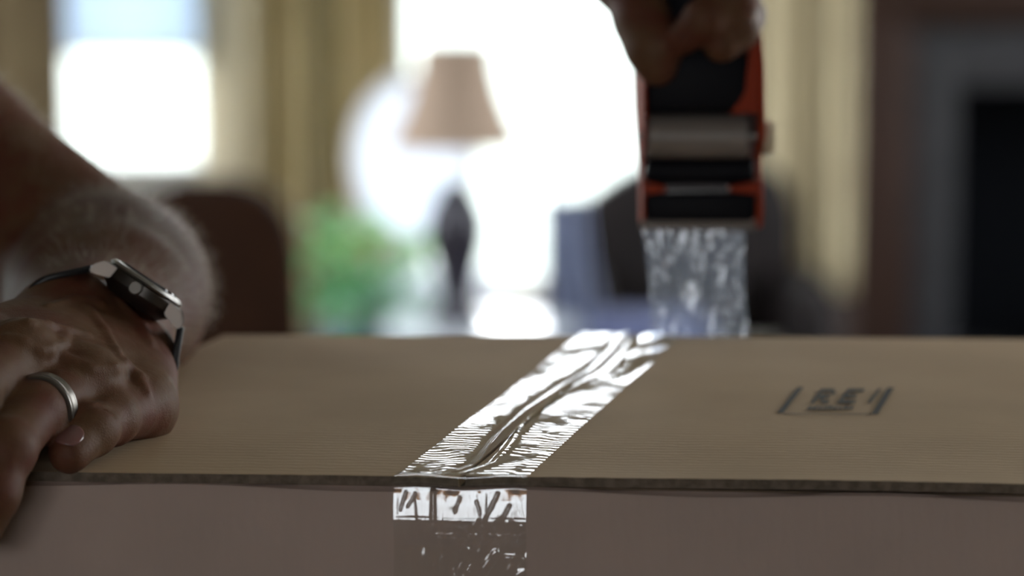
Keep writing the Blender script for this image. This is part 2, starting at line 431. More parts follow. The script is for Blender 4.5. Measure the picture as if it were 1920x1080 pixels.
# amber valance over the top of the window behind the camera
va = empty('valance', ((W4[0]+W4[1])/2, YN+.05, W4[3]-.13), label='amber fabric valance over the top of the window behind the camera', cat='valance')
hwv = (W4[1]-W4[0])/2+.04; P = np.zeros((120, 6, 3))
for i in range(120):
    for j in range(6): P[i, j] = (-hwv+2*hwv*i/119, .012*math.sin(i*.62)*(1-j/8), (.17*j/5)-.012*abs(math.sin(i*.14))*(j == 0))
M['amber'] = mat('amber_cloth', (.85, .34, .08), .9, bump=.0004, bscale=200, trans=.7)
def _va():
    gridmesh('valance_cloth', P, 'amber', va)
    bm = nbm(); tube(bm, [(-hwv-.03, 0, .18), (hwv+.03, 0, .18)], .010, 12); obj('valance_rod', bm, 'brass', va, 40)
_va()
# roller blind in the left window, sheer and drapes
def curtain(name, pxa, pxb, Y, z0, z1, m, label, folds, amp=.035, lean=0, seed=0):
    r = np.random.RandomState(seed)
    a, b = at(pxa, 300, Y).x, at(pxb, 300, Y).x
    nu, nv = 160, 24
    P = np.zeros((nu, nv, 3)); ph = r.rand()*6
    for i in range(nu):
        u = i/(nu-1)
        for j in range(nv):
            v = j/(nv-1)
            k = 1+.25*math.sin(3*u*PI+ph)
            d = amp*(1-.35*v)*math.sin(2*PI*folds*u*k+ph+.3*math.sin(4*v))+.3*amp*math.sin(5.3*folds*u+ph*2)
            P[i, j] = (a+(b-a)*u+lean*(1-v)*(1-abs(u*2-1)), Y+d, z0+(z1-z0)*v)
    e = empty(name, ((a+b)/2, Y, z0), label=label, cat='curtain')
    P = P-np.array([(a+b)/2, Y, z0])
    gridmesh('drape', P, m, e, .004)
    bm = nbm(); w_ = (b-a)/2
    tube(bm, [(-w_-.04, 0, z1-z0+.01), (w_+.04, 0, z1-z0+.01)], .011, 12); obj('curtain_rod', bm, 'brass', e, 40)
    return e
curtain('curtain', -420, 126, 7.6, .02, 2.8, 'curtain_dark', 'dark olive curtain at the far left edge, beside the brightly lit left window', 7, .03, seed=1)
curtain('curtain', 474, 574, 8.4, .02, 2.8, 'curtain', 'narrow khaki curtain hanging just right of the left window', 3, .03, seed=2)
curtain('curtain', 634, 738, 8.4, .02, 2.8, 'curtain', 'olive curtain hanging just left of the large centre window, behind the white oval chair back', 3, .03, seed=3)
curtain('curtain', 1392, 1606, 7.4, .35, 2.8, 'curtain_cream', 'cream pleated curtain hanging between the orange tape dispenser and the fireplace', 3.0, .035, seed=4)
sh = curtain('sheer_curtain', 372, 480, 8.455, .5, 2.75, 'sheer', 'pale sheer curtain drawn to the right side of the left window', 5, .012, seed=5)
bl = empty('roller_blind', (at(260, 90, 8.5).x, 8.535, at(260, 92, 8.52).z), label='pale blue-white roller blind lowered over the upper part of the left window', cat='blind')
zb = at(260, 92, 8.52).z; hb = 2.75-zb; wb2 = (at(372, 90, 8.5).x-W1[0])/2
boxobj('blind_cloth', (-wb2+.01, -.001, 0), (wb2, .001, hb), 'blind', bl)
boxobj('bottom_bar', (-wb2+.01, -.006, -.02), (wb2, .006, 0), 'trim', bl, .002)
bm = nbm(); tube(bm, [(-wb2, 0, hb+.02), (wb2, 0, hb+.02)], .02, 16); obj('roller_tube', bm, 'trim', bl, 40)

# fireplace on the right
Yf = 8.0
fx = lambda p: at(p, 300, Yf).x
fz = lambda p: at(960, p, Yf).z
fp = empty('fireplace', (fx(1900), Yf+.3, 0), label='dark fireplace with brown wooden mantel, grey stone surround and black opening', cat='fireplace')
def fbox(nm, x0, x1, y0, y1, z0, z1, m, bev=.004):
    return boxobj(nm, (x0-fp.location.x, y0-fp.location.y, z0), (x1-fp.location.x, y1-fp.location.y, z1), m, fp, bev)
gl, gr = fx(1706), fx(1706)+2*(fx(2080)-fx(1706))
ol, orr = fx(1792), gr-(fx(1792)-fx(1706))
zt, zo = fz(52), fz(162)
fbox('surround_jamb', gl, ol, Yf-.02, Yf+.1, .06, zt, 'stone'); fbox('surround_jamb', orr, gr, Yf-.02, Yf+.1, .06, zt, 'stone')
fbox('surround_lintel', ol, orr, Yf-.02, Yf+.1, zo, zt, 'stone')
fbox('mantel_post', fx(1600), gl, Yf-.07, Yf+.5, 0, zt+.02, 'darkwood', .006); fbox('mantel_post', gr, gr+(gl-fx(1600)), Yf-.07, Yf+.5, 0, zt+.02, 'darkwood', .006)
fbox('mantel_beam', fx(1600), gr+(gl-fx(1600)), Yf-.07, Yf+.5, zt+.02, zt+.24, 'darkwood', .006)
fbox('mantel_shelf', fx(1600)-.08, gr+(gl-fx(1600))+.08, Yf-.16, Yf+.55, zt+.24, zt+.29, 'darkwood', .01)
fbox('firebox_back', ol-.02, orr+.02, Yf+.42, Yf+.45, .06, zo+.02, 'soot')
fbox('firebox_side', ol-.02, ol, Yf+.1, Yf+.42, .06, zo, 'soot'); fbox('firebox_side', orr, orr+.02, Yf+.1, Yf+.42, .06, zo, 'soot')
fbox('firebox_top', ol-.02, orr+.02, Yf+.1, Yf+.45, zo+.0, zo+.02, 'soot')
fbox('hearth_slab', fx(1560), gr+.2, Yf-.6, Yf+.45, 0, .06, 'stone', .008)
# iron log grate in the opening
gt = empty('fire_grate', (fx(2080), Yf+.25, .06), label='black iron grate standing inside the dark fireplace opening', cat='grate')
for k in range(5):
    bm = nbm(); x = -.16+.08*k
    tube(bm, [(x, -.1, .16), (x, -.1, .06), (x, .1, .06), (x, .1, .10)], .008, 8); obj('grate_bar', bm, 'soot', gt, 40)
for y in (-.06, .06):
    bm = nbm(); tube(bm, [(-.18, y, 0.004), (-.18, y, .05), (.18, y, .05), (.18, y, 0.004)], .008, 8); obj('grate_leg', bm, 'soot', gt, 40)

# ================================================================== BACKGROUND FURNITURE
def panel_outline(pts, n=1): return pts
def round_back(w, h, r, n=10):
    """outline (x,z) with rounded top"""
    o = [(-w/2, 0)]
    for i in range(n+1):
        a = PI-i*PI/2/n; o.append((-w/2+r+math.cos(a)*r, h-r+math.sin(a)*r))
    for i in range(n+1):
        a = PI/2-i*PI/2/n; o.append((w/2-r+math.cos(a)*r, h-r+math.sin(a)*r))
    o.append((w/2, 0)); return o
def slab(name, outline, y0, y1, m, parent, bev=.02, rx=0, loc=(0, 0, 0)):
    bm = nbm(); prism(bm, [(x, y0, z) for x, z in outline], (0, y1-y0, 0))
    es = [e for e in bm.edges if abs(e.verts[0].co.y-e.verts[1].co.y) < 1e-6]
    bmesh.ops.bevel(bm, geom=es, offset=bev, segments=3, profile=.5, affect='EDGES')
    o = obj(name, bm, m, parent, 50); o.rotation_euler = (rx, 0, 0); o.location = loc; return o
# brown chair behind the arm
Yc = 6.2; cx = at(392, 335, Yc).x; ct = at(402, 335, Yc).z
cw = at(566, 500, Yc).x-at(216, 500, Yc).x
ch = empty('dining_chair', (cx, Yc-.2, 0), label='dark brown leather chair with arched back, behind the arm', cat='chair')
def arch(w, h, n=24, p=3.0):
    o = [(-w/2, 0)]
    for i in range(n+1):
        a = PI-i*PI/n; c, s = math.cos(a), math.sin(a)
        o.append((math.copysign(abs(c)**(2/p), c)*w/2*(.97), h*.35+(h*.65)*abs(s)**(2/p)))
    o.append((w/2, 0)); return o
slab('backrest', arch(cw, ct-.36), -.05, .05, 'chairfab', ch, .02, 0, (0, .2, .36))
slab('seat', round_back(cw*1.05, .46, .05), 0, .10, 'chairfab', ch, .02, -PI/2, (0, .19, .35))
for sx in (-1, 1):
    for y, in ((-.2,), (.16,)):
        bm = nbm(); tube(bm, [(sx*cw*.44, y, .36), (sx*cw*.46, y+(.02 if y > 0 else -.02), 0)], [.022, .014], 10); obj('leg', bm, 'darkwood', ch, 40)
# white oval backed chair
Yw = 7.5; oc = at(778, 298, Yw); ow = (at(898, 298, Yw).x-at(656, 298, Yw).x)/2; oh = (at(778, 138, Yw).z-at(778, 458, Yw).z)/2
wc = empty('oval_back_chair', (oc.x, Yw-.2, 0), label='white chair with an oval upholstered back, behind the table lamp', cat='chair')
bm = nbm(); pts = [(math.cos(a)*(ow-.014), 0, math.sin(a)*(oh-.014)) for a in np.linspace(0, 2*PI, 48)]
tube(bm, pts, .016, 10); f = obj('back_frame', bm, 'whitepaint', wc, 60); f.location = (0, .2, oc.z)
bm = nbm()
bm.faces.new([bm.verts.new((math.cos(a)*(ow-.02), 0, math.sin(a)*(oh-.02))) for a in np.linspace(0, 2*PI, 40, endpoint=False)])
f = obj('back_mesh_panel', bm, 'whitemesh', wc); f.location = (0, .2, oc.z)
slab('seat', round_back(.46, .44, .1), 0, .08, 'whitefab', wc, .02, -PI/2, (0, .16, .36))
for sx in (-1, 1):
    bm = nbm(); tube(bm, [(sx*.05, .2, oc.z-oh+.01), (sx*.08, .17, .42)], .014, 10); obj('back_post', bm, 'whitepaint', wc, 40)
    for y in (-.22, .12):
        bm = nbm(); tube(bm, [(sx*.19, y, .37), (sx*.19, y, .2), (sx*.195, y, 0)], [.022, .016, .01], 10); obj('leg', bm, 'whitepaint', wc, 40)
# dark armchair behind the dispenser
Ya = 7.0; ax0, ax1 = at(1092, 400, Ya).x, at(1492, 400, Ya).x; aw = ax1-ax0; az = at(1200, 292, Ya).z
ac = empty('armchair', ((ax0+ax1)/2, Ya-.25, 0), label='large black-brown leather armchair behind the tape dispenser', cat='armchair')
ol_ = [(-aw/2, 0)]
for i in range(13):
    t = i/12; ol_.append((-aw/2+.20*t+.0, az-.30-.10+.10*math.sin(t*PI/2)))
for i in range(9):
    a = PI-i*PI/2/8; ol_.append((-aw/2+.14+.10+.10*math.cos(a)-.10, az-.30-.08+.08*math.sin(a)))
for i in range(9):
    a = PI/2-i*PI/2/8; ol_.append((aw/2-.09+.09*math.cos(a), az-.30-.09+.09*math.sin(a)))
ol_.append((aw/2, 0))
ol_ = [(-aw/2, 0), (-aw/2, az-.30-.13), (-aw/2+.015, az-.30-.10), (-aw/2+.05, az-.30-.072), (-aw/2+.09, az-.30-.045), (-aw/2+.14, az-.30-.02), (-aw/2+.20, az-.30), (aw/2-.12, az-.30), (aw/2-.07, az-.32), (aw/2-.03, az-.36), (aw/2-.005, az-.42), (aw/2, az-.46), (aw/2, 0)]
slab('backrest', ol_, -.07, .09, 'blackleather', ac, .03, 0, (0, .25, .30))
slab('seat_cushion', round_back(aw-.16, .5, .05), 0, .16, 'blackleather', ac, .03, -PI/2, (0, .18, .22))
slab('seat_base', round_back(aw-.02, .52, .03), 0, .12, 'blackleather', ac, .02, -PI/2, (0, .18, .10))
for sx in (-1, 1):
    bm = nbm(); box(bm, (sx*(aw/2)-.05-(.0 if sx < 0 else .0), -.33, .10), (sx*(aw/2)+.05, .20, .50), .03); obj('armrest', bm, 'blackleather', ac, 50)
    for y in (-.28, .28):
        bm = nbm(); tube(bm, [(sx*(aw/2-.05), y, .11), (sx*(aw/2-.05), y, 0)], [.025, .016], 10); obj('leg', bm, 'darkwood', ac, 40)
# blue grey throw over the armchair's left arm: falls down in front
tx0, tx1 = at(1018, 400, 6.55).x, at(1090, 400, 6.55).x
nu, nv = 40, 60; P = np.zeros((nu, nv, 3)); zt_ = at(1060, 357, 6.5).z; zl = .22
for i in range(nu):
    u = i/(nu-1)
    for j in range(nv):
        v = j/(nv-1)
        z = zt_+(zl-zt_)*v
        P[i, j] = (tx0+(tx1-tx0)*u+.10*v*v*u+.02*v, 6.36-.02*math.sin(2*PI*3*u+v*3)-.05*v, z+.004*math.sin(9*u))
throw = gridmesh('throw_blanket', P, 'throw', None, .008)
tag(throw, 'pale blue-grey blanket hanging over the left arm of the dark armchair', 'blanket')
# post that the blanket is folded over : blanket stand
stn = empty('blanket_stand', ((tx0+tx1)/2, 6.39, 0), label='slim dark stand holding the blue-grey blanket in front of the dark armchair', cat='stand')
hw = (tx1-tx0)/2
for sx in (-1, 1):
    bm = nbm(); tube(bm, [(sx*hw*.9, 0, 0), (sx*hw*.9, 0, zt_-.012)], .009, 10); obj('post', bm, 'darkwood', stn, 40)
    bm = nbm(); tube(bm, [(sx*hw*.9, -.13, .012), (sx*hw*.9, .13, .012)], .012, 10); obj('foot', bm, 'darkwood', stn, 40)
bm = nbm(); tube(bm, [(-hw, 0, zt_-.012), (hw, 0, zt_-.012)], .009, 10); obj('rail', bm, 'darkwood', stn, 40)
# low blue bench top right of the lamp table
bt = at(1130, 606, 5.9)
ot = empty('ottoman', (at(1160, 606, 5.9).x, 5.95, 0), label='low blue upholstered ottoman seen just above the carton, left of the hanging tape', cat='ottoman')
boxobj('cushion', (-.06, -.16, bt.z-.14), (.20, .16, bt.z), 'bluefab', ot, .02)
boxobj('frame', (-.05, -.15, bt.z-.20), (.19, .15, bt.z-.141), 'darkwood', ot, .005)
for sx in (-.03, .17):
    for y in (-.13, .13):
        bm = nbm(); tube(bm, [(sx, y, bt.z-.195), (sx, y, 0)], [.018, .012], 10); obj('leg', bm, 'darkwood', ot, 40)

# side table and lamp
Yl = 6.0; lc = at(856, 400, Yl).x; tz = at(858, 606, Yl).z
stb = empty('side_table', (at(905, 606, Yl).x, Yl, 0), label='round side table with a glossy pale top under the table lamp', cat='side table')
TR = .215
bm = nbm(); lathe(bm, [(0, tz-.022), (TR-.006, tz-.022), (TR, tz-.016), (TR, tz-.006), (TR-.006, tz), (0, tz)], 56); obj('table_top', bm, 'glosstable', stb, 30)
bm = nbm(); lathe(bm, [(.0, .03), (.025, .03), (.02, .12), (.032, .2), (.018, .3), (.03, tz-.023), (0, tz-.023)], 24); obj('pedestal', bm, 'darkwood', stb, 40)
for k in range(3):
    a = k*2*PI/3+.4; bm = nbm(); tube(bm, [(0, 0, .10), (.08*math.cos(a), .08*math.sin(a), .08), (.17*math.cos(a), .17*math.sin(a), .012)], [.018, .016, .012], 10); obj('foot', bm, 'darkwood', stb, 40)
lm = empty('table_lamp', (lc, Yl, tz), label='table lamp with a beige bell shade and dark vase-shaped base before the bright window', cat='lamp')
LZ = lambda py: at(858, py, Yl).z-tz
LW = lambda p: p/FPX*Yl
bm = nbm()
pr = [(0, 0.0), (LW(58), 0.0), (LW(58), .012), (LW(50), .022), (LW(40), LZ(575)), (LW(36), LZ(545)), (LW(42), LZ(510)), (LW(55), LZ(465)), (LW(60), LZ(430)), (LW(56), LZ(400)), (LW(42), LZ(370)), (LW(28), LZ(350)), (LW(20), LZ(336)), (0, LZ(336))]
lathe(bm, pr, 40); obj('lamp_base', bm, 'lampbase', lm, 50)
bm = nbm(); tube(bm, [(0, 0, LZ(336)), (0, 0, LZ(82))], .0018, 8); obj('stem', bm, 'brass', lm, 40)
bm = nbm()
prof = []
for i in range(15):
    t = i/14; wpx = 132-(132-70)*(1-(1-t)**1.9); prof.append((LW(wpx), LZ(276)+(LZ(80)-LZ(276))*t))
inner = [(r-.003, z) for r, z in prof[::-1]]
rings = prof+inner; n = 48; vv = []
for r, z in rings: vv.append([bm.verts.new((r*math.cos(2*PI*i/n), r*math.sin(2*PI*i/n), z)) for i in range(n)])
for A, B in zip(vv, vv[1:]+vv[:1]):
    for i in range(n): bm.faces.new((A[i], A[(i+1) % n], B[(i+1) % n], B[i]))
obj('lamp_shade', bm, 'shade', lm, 50)
bm = nbm()
for k in range(3):
    a = k*2*PI/3; tube(bm, [(0, 0, LZ(90)), (LW(69)*math.cos(a), LW(69)*math.sin(a), LZ(84))], .0015, 6)
obj('shade_spider', bm, 'brass', lm, 40)
bm = nbm(); lathe(bm, [(0, LZ(83)), (.005, LZ(83)), (.004, LZ(80)), (.006, LZ(77)), (0, LZ(74))], 16); obj('finial', bm, 'brass', lm, 50)
bm = nbm(); lathe(bm, [(0, LZ(250)), (.014, LZ(250)), (.014, LZ(235)), (.03, LZ(205)), (.026, LZ(180)), (0, LZ(170))], 20); obj('bulb', bm, 'whitefab', lm, 50)

# potted plant
Yp = 6.75; pc = at(700, 560, Yp)
pl = empty('potted_plant', (pc.x, Yp, 0), label='bushy green leafy plant in a pot, left of the table lamp', cat='plant')
pz = pc.z-.06
bm = nbm(); lathe(bm, [(0, 0.0), (.09, 0.0), (.13, pz-.02), (.135, pz), (.12, pz), (.115, pz-.03), (0, pz-.03)], 32); obj('pot', bm, 'pot', pl, 40)
bm = nbm(); lathe(bm, [(0, pz-.029), (.113, pz-.029), (.06, pz-.015), (0, pz-.012)], 24); obj('soil', bm, 'soil', pl, 60)
def leafmesh():
    nu, nv = 9, 5; vs, fs = [], []
    for i in range(nu):
        t = i/(nu-1); w_ = .5*math.sin(PI*min(1, t*1.02)**.75)*.72
        for j in range(nv):
            s = j/(nv-1)*2-1
            vs.append((s*w_, t, .12*abs(s)*w_*2-.35*t*t+.0*s))
    for i in range(nu-1):
        for j in range(nv-1):
            a = i*nv+j; fs.append((a, a+1, a+nv+1, a+nv))
    me = bpy.data.meshes.new('leaf'); me.from_pydata(vs, [], fs); me.polygons.foreach_set('use_smooth', [True]*len(fs)); me.update()
    return me
lmA, lmB = leafmesh(), leafmesh(); lmA.materials.append(M['leaf']); lmB.materials.append(M['leaf2'])
r2 = random.Random(3)
for k in range(110):
    a = r2.uniform(0, 2*PI); rr = abs(r2.gauss(0, .5)); rr = min(rr, 1)
    hx = r2.uniform(-1, 1)
    pxx = 700+hx*118; pyt = 385 if pxx < 690 else 385+(pxx-690)*.72
    py = r2.uniform(pyt, 600)
    tip = at(pxx, py, Yp+r2.uniform(-.12, .12))-Vector(pl.location)
    base = Vector((tip.x*.6, tip.y*.5, max(pz-.02, tip.z-r2.uniform(.04, .09))))
    d = (tip-base).normalized()
    L = r2.uniform(.06, .10)
    o = bpy.data.objects.new('leaf', lmB if (py < 480 and r2.random() < .75) or r2.random() < .25 else lmA); S.collection.objects.link(o); o.parent = pl
    q = Vector((r2.uniform(-1, 1), r2.uniform(-1.2, .2), r2.uniform(-.3, .8))).normalized().to_track_quat('Y', 'Z')
    o.rotation_mode = 'QUATERNION'; o.rotation_quaternion = q; o.location = tip-(q @ Vector((0, L*.5, 0))); o.scale = (L, L, L)
bm = nbm()
for k in range(16):
    a = r2.uniform(0, 2*PI); rr = r2.uniform(.03, .14); hz = r2.uniform(.05, .24)
    tube(bm, [(.03*math.cos(a), .03*math.sin(a), pz-.03), (rr*.5*math.cos(a), rr*.5*math.sin(a), pz+hz*.6), (rr*math.cos(a), rr*math.sin(a), pz+hz)], .003, 6)
obj('stems', bm, 'leaf', pl, 60)

# ================================================================== TABLE WITH THE CARTON
tb = empty('table', (.25, 1.3, 0), label='dark wooden table the cardboard carton stands on', cat='table')
boxobj('table_top', (-.62, -.45, .705), (.85, .75, .74), 'table', tb, .006)
boxobj('apron', (-.52, -.36, .62), (.76, -.335, .7045), 'table', tb, .002); boxobj('apron', (-.52, .635, .62), (.76, .66, .7045), 'table', tb, .002)
for x in (-.54, .74):
    for y in (-.38, .64):
        bm = nbm(); tube(bm, [(x+.02, y+.02, .7045), (x+.02, y+.02, .35), (x+.02, y+.02, 0)], [.035, .03, .02], 12); obj('leg', bm, 'table', tb, 40)

FL, FR, BR, BL = onz(-132, 878, TOP), onz(2050, 914, TOP), onz(2088, 637, TOP), onz(420, 628, TOP)
def edgept(x):
    lo_, hi_ = 0.0, 1.0
    for _ in range(40):
        t = (lo_+hi_)/2; p = FL+(FR-FL)*t; v = p-CAM
        if 960+FPX*v.x/v.dot(FW) < x: lo_ = t
        else: hi_ = t
    return FL+(FR-FL)*t
ctr = (FL+FR+BR+BL)/4
ang = math.atan2((FR-FL).y, (FR-FL).x)
bx = empty('cardboard_carton', (ctr.x, ctr.y, .74), ang, label='large brown corrugated cardboard carton being taped shut on the table', cat='box')
INV = (Matrix.Translation((ctr.x, ctr.y, .74)) @ Matrix.Rotation(ang, 4, 'Z')).inverted()
TH_ = .0036                      # board thickness
zt0 = TOP-TH_                    # underside of the long flaps
def lc_(p): return INV @ Vector(p)
ex = (FR-FL).normalized(); ey = (BL-FL).normalized()
inset = .0022
f0, f1, f2, f3 = FL+(BL-FL).normalized()*inset, FR+(BR-FR).normalized()*inset, BR, BL
def wallpanel(nm, a, b, t, m):
    a, b = Vector(a), Vector(b); d = (b-a).normalized(); nrm = Vector((-d.y, d.x, 0))*t
    bm = nbm(); n = 60; z0 = .741; z1 = zt0-.0015
    rows = [(z0, 0), (z0+.15, 0), (z1-.012, 0), (z1-.003, .0003), (z1-.0008, .001), (z1, .0028)]
    V = []
    for z, ins_ in rows:
        V.append([bm.verts.new(lc_((*(a+d*((b-a).length*i/n)+nrm.normalized()*ins_)[:2], z-(.0008*math.sin(i*.35) if z > 1.1 else 0)))) for i in range(n+1)])
    Wb = [[bm.verts.new(lc_((*(a+d*((b-a).length*i/n)+nrm)[:2], z))) for i in range(n+1)] for z in (z0, z1)]
    for A, B in zip(V, V[1:]):
        for i in range(n): bm.faces.new((A[i], A[i+1], B[i+1], B[i]))
    for i in range(n): bm.faces.new((V[-1][i], V[-1][i+1], Wb[1][i+1], Wb[1][i])); bm.faces.new((Wb[1][i], Wb[1][i+1], Wb[0][i+1], Wb[0][i])); bm.faces.new((Wb[0][i], Wb[0][i+1], V[0][i+1], V[0][i]))
    bmesh.ops.recalc_face_normals(bm, faces=bm.faces)
    return obj(nm, bm, m, bx, 40)
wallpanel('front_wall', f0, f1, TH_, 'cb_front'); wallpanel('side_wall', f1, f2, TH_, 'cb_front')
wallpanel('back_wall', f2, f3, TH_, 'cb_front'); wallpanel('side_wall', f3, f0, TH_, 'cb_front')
# short flaps inside
def innerflap(a, b, c, d):
    bm = nbm(); prism(bm, [lc_((*Vector(p)[:2], zt0-.0012-TH_)) for p in (a, b, c, d)], (0, 0, TH_)); obj('short_flap', bm, 'cb_dark', bx)
def lerp(a, b, t): return a+(b-a)*t
innerflap(lerp(f0, f1, .02)+ey*.005, lerp(f0, f1, .98)+ey*.005, lerp(f1, f2, .38)-ex*.01, lerp(f0, f3, .38)+ex*.01)
innerflap(lerp(f3, f2, .02)-ey*.005, lerp(f3, f2, .98)-ey*.005, lerp(f2, f1, .38)-ex*.01, lerp(f3, f0, .38)+ex*.01)
bm = nbm(); prism(bm, [lc_((*Vector(p)[:2], .7402)) for p in (f0, f1, f2, f3)], (0, 0, .004)); obj('carton_bottom', bm, 'cb_dark', bx)
# long flaps, meeting at the seam
SF, SB = edgept(866), onz(1180, 629, TOP)
def flap(a, b, c, d, seed, gap, front_lift):
    """a,b front edge (left,right) ; d,c back edge ; as a closed slab with corrugated front edge"""
    r = np.random.RandomState(seed); nu, nv = 90, 40
    Tp, Bt = np.zeros((nu, nv, 3)), np.zeros((nu, nv, 3))
    for i in range(nu):
        u = i/(nu-1)
        for j in range(nv):
            v = j/(nv-1)
            p = a*(1-u)*(1-v)+b*u*(1-v)+c*u*v+d*(1-u)*v
            dz = .0006*noise.noise(Vector((p.x*9, p.y*9, seed)))+.0004*math.sin(v*PI)
            jag = .0005*noise.noise(Vector((u*30, 1, seed)))*(1-v)
            lf = front_lift(u)*math.exp(-v*14)
            q = lc_((p.x, p.y+jag, TOP+dz+lf)); Tp[i, j] = q; Bt[i, j] = q-Vector((0, 0, TH_+.0002*noise.noise(Vector((u*60, v*9, 4)))))
    bm = nbm()
    VT = [[bm.verts.new(Tp[i, j]) for j in range(nv)] for i in range(nu)]
    VB = [[bm.verts.new(Bt[i, j]) for j in range(nv)] for i in range(nu)]
    top = []
    for i in range(nu-1):
        for j in range(nv-1):
            bm.faces.new((VT[i][j], VT[i+1][j], VT[i+1][j+1], VT[i][j+1]))
            bm.faces.new((VB[i][j], VB[i][j+1], VB[i+1][j+1], VB[i+1][j]))
    for i in range(nu-1):
        for (j, s) in ((0, 1), (nv-1, -1)):
            f = bm.faces.new((VB[i][j], VB[i+1][j], VT[i+1][j], VT[i][j])[::s]); f.material_index = 1 if j == 0 else 0
    for j in range(nv-1):
        for (i, s) in ((0, -1), (nu-1, 1)):
            f = bm.faces.new((VB[i][j], VB[i][j+1], VT[i][j+1], VT[i][j])[::s]); f.material_index = 0
    o = obj('long_flap', bm, 'cb_top', bx, 35); o.data.materials.append(M['cb_core']); return o
g = ex*.0012
flapL = flap(FL, SF-g, SB-g, BL, 1, 0, lambda u: -.0004)
flapR = flap(SF+g, FR, BR, SB+g, 2, 0, lambda u: .0003+.0008*math.sin(u*3))
# printed mark on the right flap
Hm = {}
def P2(pxx, pyy, z=TOP+.0009): return lc_(onz(pxx, pyy, z))
mk = empty('printed_mark', (0, 0, 0)); mk.parent = bx
bpy.data.objects.remove(mk)
def stroke(bm, p, q, wpx):
    hw_ = wpx/2
    a, b, c, d = P2(p[0]-hw_, p[1]), P2(p[0]+hw_, p[1]), P2(q[0]+hw_, q[1]), P2(q[0]-hw_, q[1])
    prism(bm, [a, b, c, d], (0, 0, .0001))
bm = nbm()
stroke(bm, (1463, 774), (1501, 726), 11); stroke(bm, (1640, 776), (1670, 727), 12)
for (y0, y1, xa, xb) in ((775.2, 776, 1470, 1636),):
    prism(bm, [P2(xa, y1), P2(xb, y1+.6), P2(xb, y0+.6), P2(xa, y0)], (0, 0, .0001))
lettering = obj('printed_bracket', bm, 'ink', flapR)
# letters: drawn in a px frame that follows the flap's perspective
def lets(rows, ox, oy, wx, hy, gapx, slant=.78):
    bm = nbm()
    for li, gph in enumerate(rows):
        nr = len(gph); ncl = max(len(g_) for g_ in gph)
        for r_, row in enumerate(gph):
            for c_, chh in enumerate(row):
                if chh == '#':
                    y0 = oy-hy+hy*r_/nr; y1 = oy-hy+hy*(r_+1)/nr
                    x0 = ox+li*gapx+wx*c_/5; x1 = x0+wx/5
                    s = lambda y: (oy-y)*slant
                    prism(bm, [P2(x0+s(y1), y1), P2(x1+s(y1), y1), P2(x1+s(y0), y0), P2(x0+s(y0), y0)], (0, 0, .0001))
    return bm
Rg = ['####.', '#...#', '####.', '#.#..', '#..##']; Eg = ['#####', '#....', '####.', '#....', '#####']; Ig = ['.#', '.#', '.#', '.#', '.#']
o = obj('printed_letters', lets([Rg, Eg, Ig], 1519, 756, 32, 27, 50), 'ink', flapR)
rr_ = random.Random(4)
small = [[''.join(rr_.choice('##.') for _ in range(5)) for _ in range(3)] for _ in range(9)]
o = obj('printed_small_line', lets(small, 1512, 768, 7.5, 7, 9.6), 'ink', flapR)
for q in (lettering,): pass

# ================================================================== PACKING TAPE
tp = empty('packing_tape', (SF.x, SF.y, TOP), label='clear shiny wrinkled packing tape along the carton seam, hanging up to the dispenser', cat='tape')
def T_(p): return np.array([p[0]-SF.x, p[1]-SF.y, p[2]-TOP])
tFl, tFr, tBr, tBl = edgept(750), edgept(991), onz(1281, 628, TOP), onz(1092, 628, TOP)
nu, nv = 110, 620
cs = np.array([0, .06, .15, .22, .4, .55, .68, .85, .97, 1]); ctv = np.array([.40, .52, .47, .43, .41, .46, .55, .52, .44, .44])
P = np.zeros((nu, nv, 3))
for j in range(nv):
    s = j/(nv-1); tc_ = np.interp(s, cs, ctv)
    hgt = .0012*np.interp(s, [0, .05, .12, .25, .45, .7, .9, 1], [.8, 1.2, 2.0, 1.7, 1.0, .9, 1.0, .3])
    for i in range(nu):
        t = i/(nu-1)
        p = tFl*(1-t)*(1-s)+tFr*t*(1-s)+tBr*t*s+tBl*(1-t)*s
        d = (t-tc_)*.048
        z = .0010
        z += hgt*math.exp(-(d/.0016)**2)
        z += .0006*math.exp(-((d-.0045-.002*math.sin(s*11))/.0022)**2)*(1 if s < .5 else .4)
        z -= .0009*math.exp(-((d+.0035)/.0018)**2)*(s > .03)
        x_, y_ = t*.048, s*.336
        # ripples over the flutes, stronger right of the crease and near the front
        rip = .00005*math.sin(2*PI*(y_+x_*(.25 if d > 0 else -.06))/.0047+7*noise.noise(Vector((x_*75, y_*38, 0)))+2*noise.noise(Vector((x_*240, y_*120, 6))))
        z += rip*max(0, .8+2.4*noise.noise(Vector((x_*90, y_*60, 12))))*max(.08, min(1, (.62-s)*4))*min(1, max(0, (abs(d)-.004)/.004))
        z += .00030*noise.noise(Vector((x_*45, y_*22, 3)))+(.0005*noise.noise(Vector((x_*75, y_*28, 4)))*min(1, max(0, s-.38)*6)*(1 if d < -.006 or d > .004 else .25))
        z += .00012*noise.noise(Vector((x_*120+y_*50, y_*90, 8)))*(1.3-s)
        z += .00004*abs(noise.noise(Vector((x_*300, y_*420, 5))))*(1.3-s)
        wS = math.exp(-((d+.008)/.006)**2)
        z += wS*.0045*max(0, min(.19, .315-y_))*min(1, max(0, (y_-.10)/.035))
        if d < -.002: z += .0007*math.exp(-((y_-.100)/.030)**2)*min(1, (-d-.002)/.008)
        # left part lies flat on the board with a gentle tilt towards the far light
        if d < -.003: z += .0003*math.sin(s*9+.5)
        P[i, j] = T_((p.x, p.y, p.z+max(z, .0006)))
gridmesh('top_strip', P, 'tape', tp)
